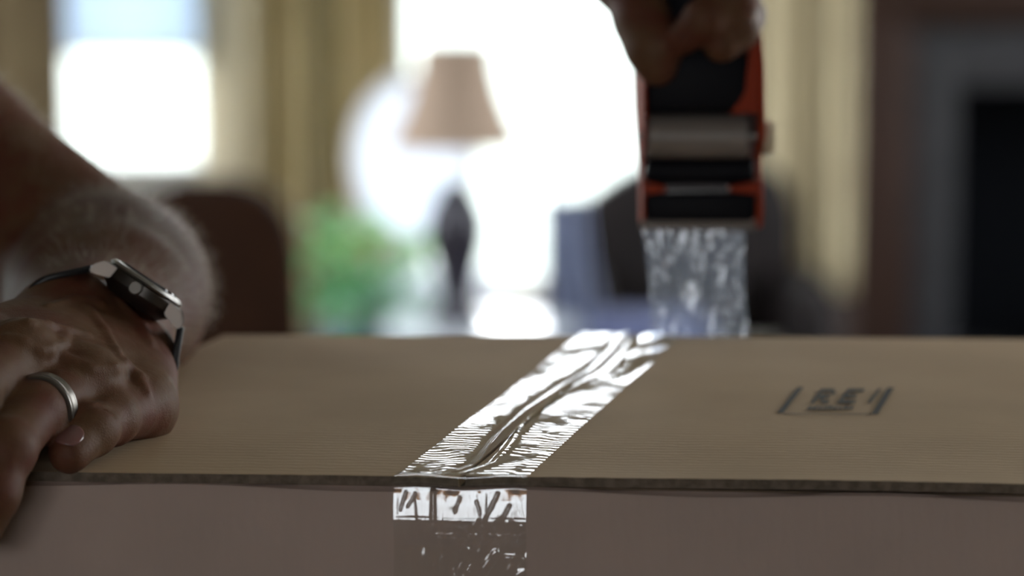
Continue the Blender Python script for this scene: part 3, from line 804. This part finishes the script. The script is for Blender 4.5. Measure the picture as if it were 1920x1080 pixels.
CR = [([(905, 965), (875, 1003)], 4, 1), ([(940, 965), (880, 1030), (848, 1085)], 4, 1), ([(960, 970), (905, 1040), (870, 1085)], 3, .8), ([(978, 985), (940, 1030), (905, 1085)], 4, 1),
      ([(930, 1035), (893, 1085)], 5, 1.2), ([(838, 1010), (815, 1085)], 4, 1), ([(787, 975), (776, 1005)], 4, .8), ([(948, 1045), (980, 1044)], 4, 1), ([(940, 1014), (980, 1000)], 4, .8),
      ([(965, 1078), (982, 1070)], 4, .8), ([(882, 1000), (858, 1030)], 4, .9), ([(760, 922), (750, 955)], 3, -.7), ([(778, 925), (764, 950)], 3, -.7), ([(811, 912), (812, 978)], 6, -1.6),
      ([(862, 925), (853, 955)], 3, -.7), ([(933, 922), (905, 980)], 4, -1), ([(956, 945), (935, 985)], 4, -.9), ([(893, 935), (900, 960)], 3, -.6)]
def crease(x, y):
    tot = 0
    for pl_, w_, am in CR:
        for (x0, y0), (x1, y1) in zip(pl_, pl_[1:]):
            dx, dy = x1-x0, y1-y0; t_ = max(0, min(1, ((x-x0)*dx+(y-y0)*dy)/(dx*dx+dy*dy)))
            d2 = ((x-x0-t_*dx)**2+(y-y0-t_*dy)**2)*(.6 if y > 978 else 2.2)
            if d2 < 9*w_*w_: tot = max(tot, am*math.exp(-d2/(w_*w_))) if am > 0 else min(tot, am*math.exp(-d2/(w_*w_)))
    return tot
# front tab: bridges over the flap edge, then runs down the face
nu, nv = 200, 460
fd = (FR-FL).normalized(); fn = Vector((fd.y, -fd.x, 0))      # outward normal of the front face
P = np.zeros((nu, nv, 3)); e0 = P.copy()
path = [(0, -.003, .0011), (.003, .0004, .0011), (.0048, .0006, .0003), (.0066, .0007, -.0018), (.0080, .0006, -.0034), (.0090, -.0008, -.0039), (.0112, -.00036, -.0060), (.0150, .0004, -.0098), (.0215, .0014, -.0165), (.0235, .0011, -.0185), (.0275, -.0002, -.0223), (.031, -.0005, -.0258), (.083, .0048, -.0776)]
ps = np.array(path)
_L = ps[-1, 0]*np.arange(nv)/(nv-1); _k = np.hanning(13); _k /= _k.sum()
_oa = np.interp(_L, ps[:, 0], ps[:, 1]); _za = np.interp(_L, ps[:, 0], ps[:, 2])
_os = np.convolve(np.pad(_oa, 6, 'edge'), _k, 'valid'); _zs = np.convolve(np.pad(_za, 6, 'edge'), _k, 'valid')
_os[:40] = _oa[:40]*(1-np.linspace(0, 1, 40))+_os[:40]*np.linspace(0, 1, 40); _zs[:40] = _za[:40]*(1-np.linspace(0, 1, 40))+_zs[:40]*np.linspace(0, 1, 40)
for i in range(nu):
    t = i/(nu-1)
    # the tab is nearly plumb while the top strip is oblique
    base = lerp(edgept(738), edgept(987), t)
    base0 = lerp(tFl, tFr, t)
    for j in range(nv):
        L_ = ps[-1, 0]*(j/(nv-1))
        o_ = _os[j]; z_ = _zs[j]
        bse = lerp(base0, base, min(1, L_/.006))
        qx, qy = 737+250*t, 890-z_/.000192
        wv = 0
        if L_ > .0085:
            k = min(1, (L_-.0085)/.003)
            wv = .00014*noise.noise(Vector((qx*.02, qy*.012, 1)))+.00010*noise.noise(Vector((qx*.09, qy*.02, 2)))
            wv += crease(qx, qy)*(.00036 if L_ < .0225 else .00028)
            if L_ > .026: wv += .00075*abs(noise.noise(Vector(((qx*.85+qy*.5)*.032, (qy*.85-qx*.5)*.004, 7))))*min(1, max(0, (qx-770)/120))
            wv *= k
        p = bse+fn*(o_+.0006+wv)
        P[i, j] = T_((p.x, p.y, TOP+z_+(.0005*math.sin(t*9) if 0.003 < L_ < .02 else 0)))
gridmesh('front_tab', P, 'tapefront', tp)

# ================================================================== TAPE DISPENSER
YG = 1.33
GX = lambda p, Y=YG: at(p, 300, Y).x
GZ = lambda p, Y=YG: at(960, p, Y).z
gun = empty('tape_dispenser', (GX(1308), YG, GZ(425)), label='orange and black handheld tape dispenser held above the back of the carton', cat='tape dispenser')
GO = Vector(gun.location)
def gp(x, y, z): return Vector((x, y, z))-GO
def cylx(nm, x0, x1, y, z, r, m, inner=0, n=40):
    bm = nbm(); mx = Matrix.Translation(gp(x0, y, z)) @ Matrix.Rotation(PI/2, 4, 'Y')
    L = x1-x0
    if inner: prof = [(inner, 0), (r-.001, 0), (r, .001), (r, L-.001), (r-.001, L), (inner, L), (inner, 0)]
    else: prof = [(0, 0), (r-.001, 0), (r, .001), (r, L-.001), (r-.001, L), (0, L)]
    if inner:
        rings = []
        for r_, z_ in prof[:-1]: rings.append([bm.verts.new(mx @ Vector((r_*math.cos(2*PI*i/n), r_*math.sin(2*PI*i/n), z_))) for i in range(n)])
        for A, B in zip(rings, rings[1:]+rings[:1]):
            for i in range(n): bm.faces.new((A[i], A[(i+1) % n], B[(i+1) % n], B[i]))
        bmesh.ops.recalc_face_normals(bm, faces=bm.faces)
    else: lathe(bm, prof, n, mx)
    return obj(nm, bm, m, gun, 40)
xl, xr = GX(1210), GX(1402)
def plate(nm, x0, x1, pts, m):
    bm = nbm(); prism(bm, [gp(x0, YG+y, GZ(p)) for y, p in pts], (x1-x0, 0, 0))
    bmesh.ops.bevel(bm, geom=[e for e in bm.edges], offset=.0006, segments=1, affect='EDGES')
    return obj(nm, bm, m, gun, 30)
prof = [(0, 428), (-.006, 400), (-.006, 345), (.0, 330), (.004, 300), (-.012, 255), (-.014, 210), (-.006, 120), (.006, 75), (.03, 20), (.07, -20), (.11, 20), (.125, 120), (.10, 230), (.06, 300), (.03, 350), (.022, 428)]
plate('side_plate', GX(1203), xl-.0002, prof, 'orange')
plate('side_plate', GX(1418), GX(1430), prof, 'orange')
# inner brackets
for x0, x1 in ((xl, GX(1246)), (GX(1366), GX(1418))):
    s = 1 if x0 == xl else -1
    za, zb_ = GZ(337), GZ(360)
    bm = nbm()
    a, b = (x0, x1) if s > 0 else (x1, x0)
    prism(bm, [gp(a, YG-.012, za), gp(b, YG-.012, (za+zb_)/2+.0005), gp(b, YG-.012, (za+zb_)/2-.0015), gp(a, YG-.012, zb_)], (0, .014, 0))
    obj('bracket', bm, 'orange', gun)
# upper right gusset
bm = nbm(); prism(bm, [gp(GX(1366), YG-.010, GZ(210)), gp(GX(1418), YG-.010, GZ(210)), gp(GX(1418), YG-.010, GZ(70)), gp(GX(1400), YG-.010, GZ(90)), gp(GX(1392), YG-.010, GZ(170))], (0, .012, 0)); obj('gusset', bm, 'orange', gun)
cylx('guide_roller', xl+.0003, xr, YG+.002, GZ(256), .0106, 'roller')
cylx('roller_spindle', xl-.004, GX(1429), YG+.002, GZ(256), .002, 'steel')
cylx('tape_roll', xl+.0003, xr, YG+.062, GZ(150), .046, 'rolltape', .038)
cylx('roll_hub', xl+.0005, xr-.0002, YG+.062, GZ(150), .0375, 'blackp', .012)
cylx('lower_roller', xl+.0003, GX(1414), YG+.004, GZ(322), .0066, 'blackp')
bm = nbm(); box(bm, gp(xl+.0003, YG-.004, GZ(414)), gp(GX(1416), YG+.016, GZ(362)), .0025); obj('wiper_block', bm, 'blackp', gun, 40)
bm = nbm(); box(bm, gp(xl+.0003, YG-.010, GZ(205)), gp(GX(1398), YG+.010, GZ(98)), .004); obj('brake_housing', bm, 'blackp', gun, 40)
# serrated blade
bm = nbm(); nT = 32; A_ = GX(1199); B_ = GX(1418); pts = [gp(A_, YG-.003, GZ(416)), ]
pts = []
for k in range(nT):
    xa = A_+(B_-A_)*k/nT; xb = A_+(B_-A_)*(k+.5)/nT
    pts += [gp(xa, YG-.005, GZ(424)), gp(xb, YG-.005, GZ(432))]
pts += [gp(B_, YG-.005, GZ(424)), gp(B_, YG-.005, GZ(413)), gp(A_, YG-.005, GZ(413))]
prism(bm, pts, (0, .0008, 0)); obj('serrated_blade', bm, 'blade', gun)
# tension knob on the right plate
bm = nbm(); lathe(bm, [(0, 0), (.0075, 0), (.0085, .001), (.0075, .005), (0, .005)], 24, Matrix.Translation(gp(GX(1430), YG+.0, GZ(258))) @ Matrix.Rotation(PI/2, 4, 'Y')); obj('tension_knob', bm, 'knob', gun, 40)
# handle
bm = nbm()
tube(bm, [gp(GX(1300), YG+.010, GZ(120)), gp(GX(1296), YG+.010, GZ(60)), gp(GX(1290), YG+.006, GZ(-20)), gp(GX(1286), YG+.0, GZ(-120)), gp(GX(1284), YG-.004, GZ(-230)), gp(GX(1284), YG-.004, GZ(-300))], [.019, .0165, .0145, .0150, .0165, .013], 24)
obj('handle', bm, 'blackp', gun, 60)

# hanging tape between the blade and the back of the carton
nu, nv = 90, 200; P = np.zeros((nu, nv, 3))
tl, tr_ = at(1204, 428, YG+.002), at(1398, 428, YG+.002)
bl_, br_ = at(1219, 640, 1.327), at(1406, 640, 1.327)
bl2, br2 = bl_-Vector((0, 0, .05)), br_-Vector((0, 0, .05))
for i in range(nu):
    t = i/(nu-1)
    for j in range(nv):
        s = j/(nv-1)
        if s < .8:
            q = s/.8; p = lerp(lerp(tl, tr_, t), lerp(bl_, br_, t), q)
            nar = .0014*math.sin(q*PI)*(1-2*t); p = p+Vector((nar, 0, 0))
        else: q = (s-.8)/.2; p = lerp(lerp(bl_, br_, t), lerp(bl2, br2, t), q)
        wv = .0016*noise.noise(Vector((t*5, s*2.2, 1)))+.0011*noise.noise(Vector((t*13+s*2, s*4, 5)))+.00035*noise.noise(Vector((t*24, s*7, 9)))
        P[i, j] = T_(p+Vector((0, wv*min(1, s*12), 0)))
hg = gridmesh('hanging_strip', P, 'tapehang', tp)

# ================================================================== PERSON
person = empty('person', (-.62, 1.42, 0), label='person in a dark shirt leaning over the carton, pressing the flap and holding the dispenser', cat='person')
PO = Vector(person.location)
def pp(v): return tuple(Vector(v)-PO)
def px3(x, y, Y): return tuple(at(x, y, Y)-PO)
hand = []
def C(a, b, ra, rb, k=.006, mode='add'): return (a, b, ra, rb, k, mode)
W = px3(182, 634, 1.125)
# two capsules side by side make the wrist oval; u = width axis (down-right), n = back of the hand
wu = Vector((math.cos(math.radians(34)), 0, -math.sin(math.radians(34)))); wn_ = Vector((.56, .2, .83)).normalized()
def V3(t): return Vector(t)
Wv = V3(W)
el = V3(px3(206, 543, 1.37)); sho = V3(px3(-560, -60, 1.52))
fa = el-Wv
wa, wb_ = Wv-wu*.011, Wv+wu*.011
# metacarpals (wrist -> knuckle) and fingers
mc = {'pinky': (px3(254, 762, 1.072), .0125), 'ring': (px3(158, 722, 1.045), .0125), 'middle': (px3(35, 672, 1.035), .013), 'index': (px3(-70, 660, 1.045), .0135)}
fing = {
 'pinky': [(px3(256, 766, 1.066), .0118), (px3(208, 784, 1.038), .0098), (px3(172, 806, 1.018), .0091), (px3(130, 850, 1.003), .0077)],
 'ring': [(px3(146, 728, 1.042), .0115), (px3(66, 772, 1.008), .0104), (px3(10, 842, .978), .0104), (px3(-14, 925, .968), .0096), (px3(-52, 1015, .966), .0086)],
 'middle': [(px3(26, 678, 1.033), .0120), (px3(-64, 740, .99), .0112), (px3(-110, 830, .970), .0108), (px3(-135, 930, .964), .0100), (px3(-150, 1020, .964), .0090)],
 'index': [(px3(-70, 665, 1.04), .0122), (px3(-165, 750, .99), .0112), (px3(-225, 840, .968), .0105), (px3(-250, 930, .962), .0098), (px3(-262, 1000, .962), .0088)],
}
hand.append(C(tuple(wa+fa.normalized()*.03), tuple(wa-fa.normalized()*.012), .0195, .0185, .008))
hand.append(C(tuple(wb_+fa.normalized()*.03), tuple(wb_-fa.normalized()*.012), .0185, .0175, .008))
order = ['index', 'middle', 'ring', 'pinky']
for q, nm in enumerate(order):
    a = Wv+wu*(-.013+.0095*q)-fa.normalized()*.006
    b, r = mc[nm]
    hand.append(C(tuple(a), b, .0160, r, .010))
for (n1, n2) in (('index', 'middle'), ('middle', 'ring'), ('ring', 'pinky')):
    m1 = (V3(mc[n1][0])+V3(mc[n2][0]))/2; hand.append(C(tuple(Wv*.35+m1*.65-wn_*.003), tuple(Wv*.15+m1*.85-wn_*.003), .0125, .0115, .010))
# heel of the hand on the little finger side
hand.append(C(tuple(Wv+wu*.018-fa.normalized()*.012), px3(262, 768, 1.080), .0150, .0138, .012))
# thumb (out of frame, below the index side)
hand.append(C(tuple(Wv-wu*.016-fa.normalized()*.01), px3(-70, 790, 1.075), .0165, .0135, .012))
hand.append(C(px3(-70, 790, 1.075), px3(-165, 838, 1.045), .0130, .0115, .004)); hand.append(C(px3(-165, 838, 1.045), px3(-220, 855, 1.02), .0115, .0090, .004))
for nm, ch_ in fing.items():
    for (a, ra), (b, rb) in zip(ch_, ch_[1:]): hand.append(C(a, b, ra, rb, .0035))
    # joint swellings
    for (a, ra) in ch_[1:3]: hand.append(C(a, a, ra*1.06, ra*1.06, .003))
# knuckle heads
for nm in order:
    b, r = mc[nm]; q = V3(b)+wn_*.0022; hand.append(C(tuple(q), tuple(q), r*.9, r*.9, .009))
# tendons and veins on the back
def surfpt(x, y, Y): return px3(x, y, Y)
def ridge(pts, r, k=.0025):
    for a, b in zip(pts, pts[1:]): hand.append(C(a, b, r, r, k))
HANDV = {}
# arm
arm = []
arm.append(C(tuple(wa+fa.normalized()*.018), tuple(lerp(wa, el, .55)), .0195, .030, .03)); arm.append(C(tuple(wb_+fa.normalized()*.018), tuple(lerp(wb_, el, .55)), .0185, .030, .03))
arm.append(C(tuple(lerp(Wv, el, .5)), tuple(el-fa*.10), .032, .041, .035)); arm.append(C(tuple(lerp(Wv, el, .75)-Vector((0, 0, -.004))), tuple(el), .0405, .0405, .035))
arm.append(C(tuple(el), tuple(lerp(el, sho, .45)), .041, .045, .02)); arm.append(C(tuple(lerp(el, sho, .4)), tuple(sho), .044, .055, .02))
arm.append(C(tuple(lerp(el, sho, .15)+Vector((0, 0, .0))), tuple(lerp(el, sho, .6)+Vector((0, 0, -.012))), .040, .047, .02))
# right hand gripping the handle
rh = []
def rp(x, y, Y): return px3(x, y, Y)
RW = V3(rp(1190, -210, YG+.045))
rk = {'index': rp(1358, -22, YG+.040), 'middle': rp(1366, -95, YG+.042), 'ring': rp(1378, -165, YG+.042), 'little': rp(1370, -225, YG+.040)}
rh.append(C(tuple(RW+Vector((-.03, .01, .03))), tuple(RW), .024, .023, .01))
for k_, b in rk.items(): rh.append(C(tuple(RW+Vector((.008, .002, 0))), b, .018, .0125, .012))
def chain(L, k=.003):
    for (a, ra), (b, rb) in zip(L, L[1:]): rh.append(C(a, b, ra, rb, k))
chain([(rk['index'], .0120), (rp(1394, 30, YG+.012), .0108), (rp(1384, 55, YG-.014), .0100), (rp(1352, 84, YG-.020), .0086)])
chain([(rk['middle'], .0120), (rp(1402, -55, YG+.010), .0112), (rp(1378, -4, YG-.018), .0106), (rp(1320, 36, YG-.024), .0098), (rp(1282, 70, YG-.022), .0082)])
chain([(rk['ring'], .0120), (rp(1404, -140, YG+.008), .0110), (rp(1370, -105, YG-.020), .0102), (rp(1300, -78, YG-.024), .0085)])
chain([(rk['little'], .0110), (rp(1406, -212, YG+.008), .0100), (rp(1365, -188, YG-.016), .0090), (rp(1310, -165, YG-.021), .0078)])
# thumb down the left side
chain([(tuple(RW+Vector((.004, -.004, -.01))), .0175), (rp(1172, -60, YG+.016), .0165), (rp(1205, 40, YG-.004), .0125), (rp(1224, 95, YG-.012), .0115), (rp(1233, 128, YG-.014), .0085)], .008)
rh.append(C(rp(1172, -60, YG+.016), rp(1230, -130, YG+.045), .017, .018, .012))
# shoulders, head
shR = Vector((-.60, 1.24, 1.50))-PO; elR = Vector((-.24, 1.24, 1.545))-PO
ar = [C(tuple(RW+Vector((-.022, .008, .022))), tuple(elR), .024, .040, .015), C(tuple(elR), tuple(shR), .041, .053, .02)]
# head and neck (above the frame)
HC = Vector((-.50, 1.42, 1.74))-PO
hd = [C(tuple(HC+Vector((-.012, 0, .035))), tuple(HC+Vector((.01, 0, .03))), .078, .072, .02), C(tuple(HC+Vector((.028, 0, -.02))), tuple(HC+Vector((.038, 0, -.065))), .055, .036, .03),
      C(tuple(HC+Vector((-.01, 0, -.04))), tuple(HC+Vector((-.07, 0, -.19))), .055, .058, .02),
      C(tuple(HC+Vector((.082, 0, .012))), tuple(HC+Vector((.100, 0, -.022))), .008, .012, .010),
      C(tuple(HC+Vector((.078, -.014, -.055))), tuple(HC+Vector((.078, .014, -.055))), .006, .006, .006),
      C(tuple(HC+Vector((.078, -.011, -.066))), tuple(HC+Vector((.078, .011, -.066))), .007, .007, .005)]
for s in (-1, 1):
    hd.append(C(tuple(HC+Vector((.074, s*.034, .030))), tuple(HC+Vector((.078, s*.020, .030))), .008, .008, .01))
    hd.append(C(tuple(HC+Vector((.092, s*.033, .006))), tuple(HC+Vector((.092, s*.033, .006))), .012, .012, .008, 'sub'))
    hd.append(C(tuple(HC+Vector((-.008, s*.078, .018))), tuple(HC+Vector((-.012, s*.076, -.018))), .013, .009, .008))
    hd.append(C(tuple(HC+Vector((.045, s*.035, -.02))), tuple(HC+Vector((.03, s*.045, -.02))), .025, .025, .02))
# veins/tendons computed on a first coarse surface: project points towards the camera
EXTRA_RIDGES = []
V_, Q_ = sdf([h_ for h_ in hand], .0022)
Vw = V_+np.array(PO)
rel = Vw-np.array(CAM)
zc = rel@np.array(FW); sx_ = 960+FPX*rel[:, 0]/zc; sy_ = 540-FPX*(rel@np.array(UP))/zc
def hit(x, y):
    m = (np.abs(sx_-x) < 9) & (np.abs(sy_-y) < 9)
    if not m.any(): return None
    d = zc[m]; return V_[m][d < d.min()+.004].mean(0)
def skinline(pts, r, sink, k=.0022):
    P3 = [hit(*p) for p in pts]; P3 = [p for p in P3 if p is not None]
    for a, b in zip(P3, P3[1:]):
        o_ = np.array([0, .001, -.0006])*(sink/.001)
        hand.append(C(tuple(a+o_), tuple(b+o_), r, r, k))
skinline([(8, 612), (50, 602), (95, 600), (130, 612), (165, 622)], .0020, .0009)
skinline([(10, 628), (45, 640), (75, 655), (92, 655), (118, 638), (126, 618)], .0018, .0008)
skinline([(170, 575), (195, 610), (220, 655), (238, 690)], .0020, .0010)
skinline([(120, 670), (165, 690), (215, 690), (238, 676), (262, 705), (280, 735)], .0020, .0008)
skinline([(225, 560), (260, 600), (285, 640)], .0020, .0012)
skinline([(90, 570), (140, 560), (190, 566)], .0020, .0012)
# skin folds on the little finger
for (a, b) in (((186, 752), (222, 768)), ((182, 760), (218, 776))):
    P3 = [hit(*a), hit(*b)]
    if P3[0] is not None and P3[1] is not None: hand.append(C(tuple(P3[0]), tuple(P3[1]), .0009, .0009, .0012, 'sub'))
body = sdfmesh('body', [(hand, .00125), (arm, .003), (rh, .002), (ar, .004), (hd, .0035)], 'skin', person)
for _ in range(1):
    md = body.modifiers.new('smooth', 'SMOOTH'); md.factor = .5; md.iterations = 3
# clothing
def PV(x, y, z): return tuple(Vector((x, y, z))-PO)
sh_ = [C(PV(-.80, 1.42, .98), PV(-.74, 1.42, 1.18), .135, .145, .08), C(PV(-.82, 1.36, .98), PV(-.76, 1.34, 1.2), .12, .13, .08), C(PV(-.82, 1.48, .98), PV(-.76, 1.50, 1.2), .12, .13, .08),
       C(PV(-.74, 1.38, 1.2), PV(-.64, 1.34, 1.42), .13, .10, .08), C(PV(-.74, 1.46, 1.2), PV(-.64, 1.50, 1.42), .13, .10, .08),
       C(tuple(shR), tuple(lerp(shR, elR, .42)), .072, .060, .05), C(tuple(sho), tuple(lerp(sho, el, .25)), .070, .060, .05), C(tuple(lerp(sho, el, .25)), tuple(lerp(sho, el, .375)), .060, .058, .02),
       C(tuple(sho), PV(-.66, 1.44, 1.40), .07, .09, .06), C(tuple(shR), PV(-.66, 1.40, 1.44), .07, .09, .06), C(PV(-.63, 1.42, 1.50), PV(-.58, 1.42, 1.56), .075, .066, .03)]
sdfmesh('shirt', [(sh_, .007)], 'shirt', person)
tr = [C(PV(-.84, 1.34, .98), PV(-.84, 1.50, .98), .13, .13, .05)]
for y in (1.32, 1.52): tr += [C(PV(-.84, y, .92), PV(-.80, y, .50), .105, .075, .04), C(PV(-.80, y, .50), PV(-.84, y, .10), .072, .055, .03)]
sdfmesh('trousers', [(tr, .009)], 'trouser', person)
for y in (1.32, 1.52): sdfmesh('shoe', [([C(PV(-.88, y, .05), PV(-.70, y, .042), .048, .040, .02), C(PV(-.86, y, .05), PV(-.85, y, .11), .045, .048, .03)], .006)], 'shoe', person)
hr = [C(tuple(HC+Vector((-.03, 0, .055))), tuple(HC+Vector((.0, 0, .058))), .078, .070, .03), C(tuple(HC+Vector((-.045, 0, .03))), tuple(HC+Vector((-.05, 0, -.04))), .070, .055, .03)]
sdfmesh('hair', [(hr, .005)], 'hair', person)
for s in (-1, 1):
    e_ = HC+Vector((.071, s*.033, .006)); bm = nbm(); bmesh.ops.create_uvsphere(bm, u_segments=20, v_segments=12, radius=.0118, matrix=Matrix.Translation(e_)); eo = obj('eye', bm, 'eye', person, 0)
    bm = nbm(); bmesh.ops.create_uvsphere(bm, u_segments=16, v_segments=8, radius=.0058, matrix=Matrix.Translation(e_+Vector((.0072, 0, -.001)))); obj('iris', bm, 'iris', eo, 0)
# nail on the little finger
tip = V3(fing['pinky'][-1][0]); pre = V3(fing['pinky'][-2][0]); dirf = (tip-pre).normalized()
def nail(tip, dirf, up, wd, ln, r):
    nrm = (up-dirf*up.dot(dirf)).normalized(); sd = dirf.cross(nrm)
    P = np.zeros((13, 13, 3))
    for i in range(13):
        u = i/12*2-1
        for j in range(13):
            v = j/12*2-1
            m_ = math.sqrt(max(0, 1-.5*v*v)) if True else 1; n_ = math.sqrt(max(0, 1-.5*u*u))
            a = u*wd*m_/r
            q = tip+sd*(math.sin(a)*r)+nrm*(math.cos(a)*r)+dirf*(v*ln*n_)-nrm*(.0012*v*v*(v > 0))
            P[i, j] = q
    return gridmesh('finger_nail', P, 'nail', person, .0006)
nail(tip-dirf*.0010, dirf, Vector((-.15, -.75, .62)), .0054, .0056, .0080)
# pale back-lit hair along the forearm
bmh = []
Va, Qa = sdf(arm, .004)
c0 = Va[Qa].mean(1); nn = np.cross(Va[Qa[:, 1]]-Va[Qa[:, 0]], Va[Qa[:, 2]]-Va[Qa[:, 0]]); nn /= np.linalg.norm(nn, axis=1)[:, None]+1e-12
fwd = -np.array(fa.normalized())
sel = np.arange(len(c0)); ok = (nn@np.array([.50, .35, .79]) > .30) & (c0[:, 1]+PO.y > 1.16) & (c0[:, 0]+PO.x > -.36)
sel = sel[ok]; pick = rng.choice(sel, 3200)
vs, fs = [], []
for i, q in enumerate(pick):
    b = c0[q]+(rng.rand(3)-.5)*.007; n_ = nn[q]; L = .003+.007*rng.rand(); t_ = np.cross(n_, rng.randn(3)); t_ /= np.linalg.norm(t_)
    lay = rng.randn(3)*.5+np.array([.1, -.4, -.5]); lay -= n_*lay.dot(n_)
    mid = b+n_*L*.45+lay*L*.25; tp_ = b+n_*L*.62+lay*L*.8
    w_ = .00005
    vs += [b-t_*w_-n_*.002, b+t_*w_-n_*.002, mid+t_*w_, mid-t_*w_, tp_]
    k = i*5; fs += [(k, k+1, k+2, k+3), (k+3, k+2, k+4)]
me = bpy.data.meshes.new('arm_hair'); me.from_pydata([tuple(v) for v in vs], [], fs); me.update()
ah = link('arm_hair', me, 'armhair', person); ah['kind'] = 'stuff'

# ================================================================== WEDDING RING
def ringmesh(name, c, axis, R, wd, th, m, parent=None, n=64):
    axis = Vector(axis).normalized(); q = axis.to_track_quat('Z', 'Y').to_matrix().to_4x4()
    mx = Matrix.Translation(c) @ q
    prof = [(R, -wd/2), (R+th*.5, -wd/2), (R+th*.85, -wd*.42), (R+th*.85, -wd*.30), (R+th*.62, -wd*.27), (R+th*.62, -wd*.22), (R+th, -wd*.19), (R+th, wd*.19), (R+th*.62, wd*.22), (R+th*.62, wd*.27), (R+th*.85, wd*.30), (R+th*.85, wd*.42), (R+th*.5, wd/2), (R, wd/2)]
    bm = nbm(); rings = [[bm.verts.new(mx @ Vector((r*math.cos(2*PI*i/n), r*math.sin(2*PI*i/n), z))) for i in range(n)] for r, z in prof]
    for A, B in zip(rings, rings[1:]+rings[:1]):
        for i in range(n): bm.faces.new((A[i], A[(i+1) % n], B[(i+1) % n], B[i]))
    bmesh.ops.recalc_face_normals(bm, faces=bm.faces)
    return obj(name, bm, m, parent, 30)
ra_, rb__ = V3(fing['ring'][0][0])+PO, V3(fing['ring'][1][0])+PO
rc = lerp(ra_, rb__, .82)
ringmesh_o = ringmesh('ring', Vector((0, 0, 0)), (rb__-ra_), .0116, .0062, .0016, 'ring')
ringmesh_o.location = rc
tag(ringmesh_o, 'grooved silver-coloured wedding ring worn on the hand at the left', 'ring')

# ================================================================== WRISTWATCH
wc_ = at(266, 543, 1.115)                         # centre of the case
zax = Vector((.56, .17, .83)).normalized()
xax = (wu-zax*wu.dot(zax)).normalized(); yax = zax.cross(xax)
MW = Matrix((xax, yax, zax)).transposed().to_4x4(); MW.translation = wc_
wt = empty('wristwatch', wc_, label='steel wristwatch with a black leather strap worn on the left wrist', cat='watch')
wt.rotation_mode = 'QUATERNION'; wt.rotation_quaternion = MW.to_quaternion()
R_ = .0168
bm = nbm(); lathe(bm, [(0, -.0072), (R_-.005, -.0072), (R_-.0012, -.0040), (R_, -.0020), (R_, .0018), (R_-.0008, .0026), (0, .0026)], 56); obj('case', bm, 'darksteel', wt, 30)
bm = nbm(); lathe(bm, [(0, .0026), (R_-.0003, .0026), (R_+.0002, .0034), (R_-.0010, .0046), (R_-.0030, .0048), (0, .0048)], 56); obj('bezel', bm, 'steel', wt, 30)
bm = nbm(); lathe(bm, [(0, .0048), (R_-.0032, .0048), (R_-.0040, .0056), (0, .0060)], 48); obj('crystal', bm, 'crystal', wt, 40)
for sx in (-1, 1):
    for sy in (-1, 1):
        bm = nbm(); prism(bm, [(sx*.0125, sy*.0085, .0022), (sx*.0185, sy*.0085, .0016), (sx*.0212, sy*.0085, -.0016), (sx*.0215, sy*.0085, -.0050), (sx*.0190, sy*.0085, -.0050), (sx*.0130, sy*.0085, -.0030)], (0, sy*.0030, 0))
        bmesh.ops.bevel(bm, geom=bm.edges[:], offset=.0004, segments=2, affect='EDGES'); obj('lug', bm, 'lugsteel', wt, 40)
bm = nbm(); lathe(bm, [(0, 0), (.0028, 0), (.0030, .0005), (.0030, .0030), (.0024, .0034), (0, .0034)], 14, Matrix.Translation((-.002, -R_+.0002, -.0005)) @ Matrix.Rotation(PI/2, 4, 'X')); obj('crown', bm, 'crownsteel', wt, 25)
# strap: closed loop round the wrist oval, from lug to lug
wl_ = MW.inverted() @ (Vector(Wv)+PO+fa.normalized()*.004)
nseg = 64; P = np.zeros((nseg, 7, 3)); ca, cb = .0345, .0245
c0x, c0z = wl_.x, -.005-.0235
pts = []
for i in range(nseg):
    a = math.radians(55)+i/(nseg-1)*math.radians(360-110)
    pts.append((-.0030+math.sin(a)*.0335, -.0262+math.cos(a)*.0228))
pts = [(.0215, -.0040)]+pts[2:-2]+[(-.0215, -.0040)]
P = np.zeros((len(pts), 7, 3))
for i, (x, z) in enumerate(pts):
    hw_ = .0088-.0012*math.sin(PI*i/len(pts))
    for j in range(7): P[i, j] = (x, -hw_+2*hw_*j/6, z)
stp = gridmesh('strap', P, 'strap', wt, .0026)
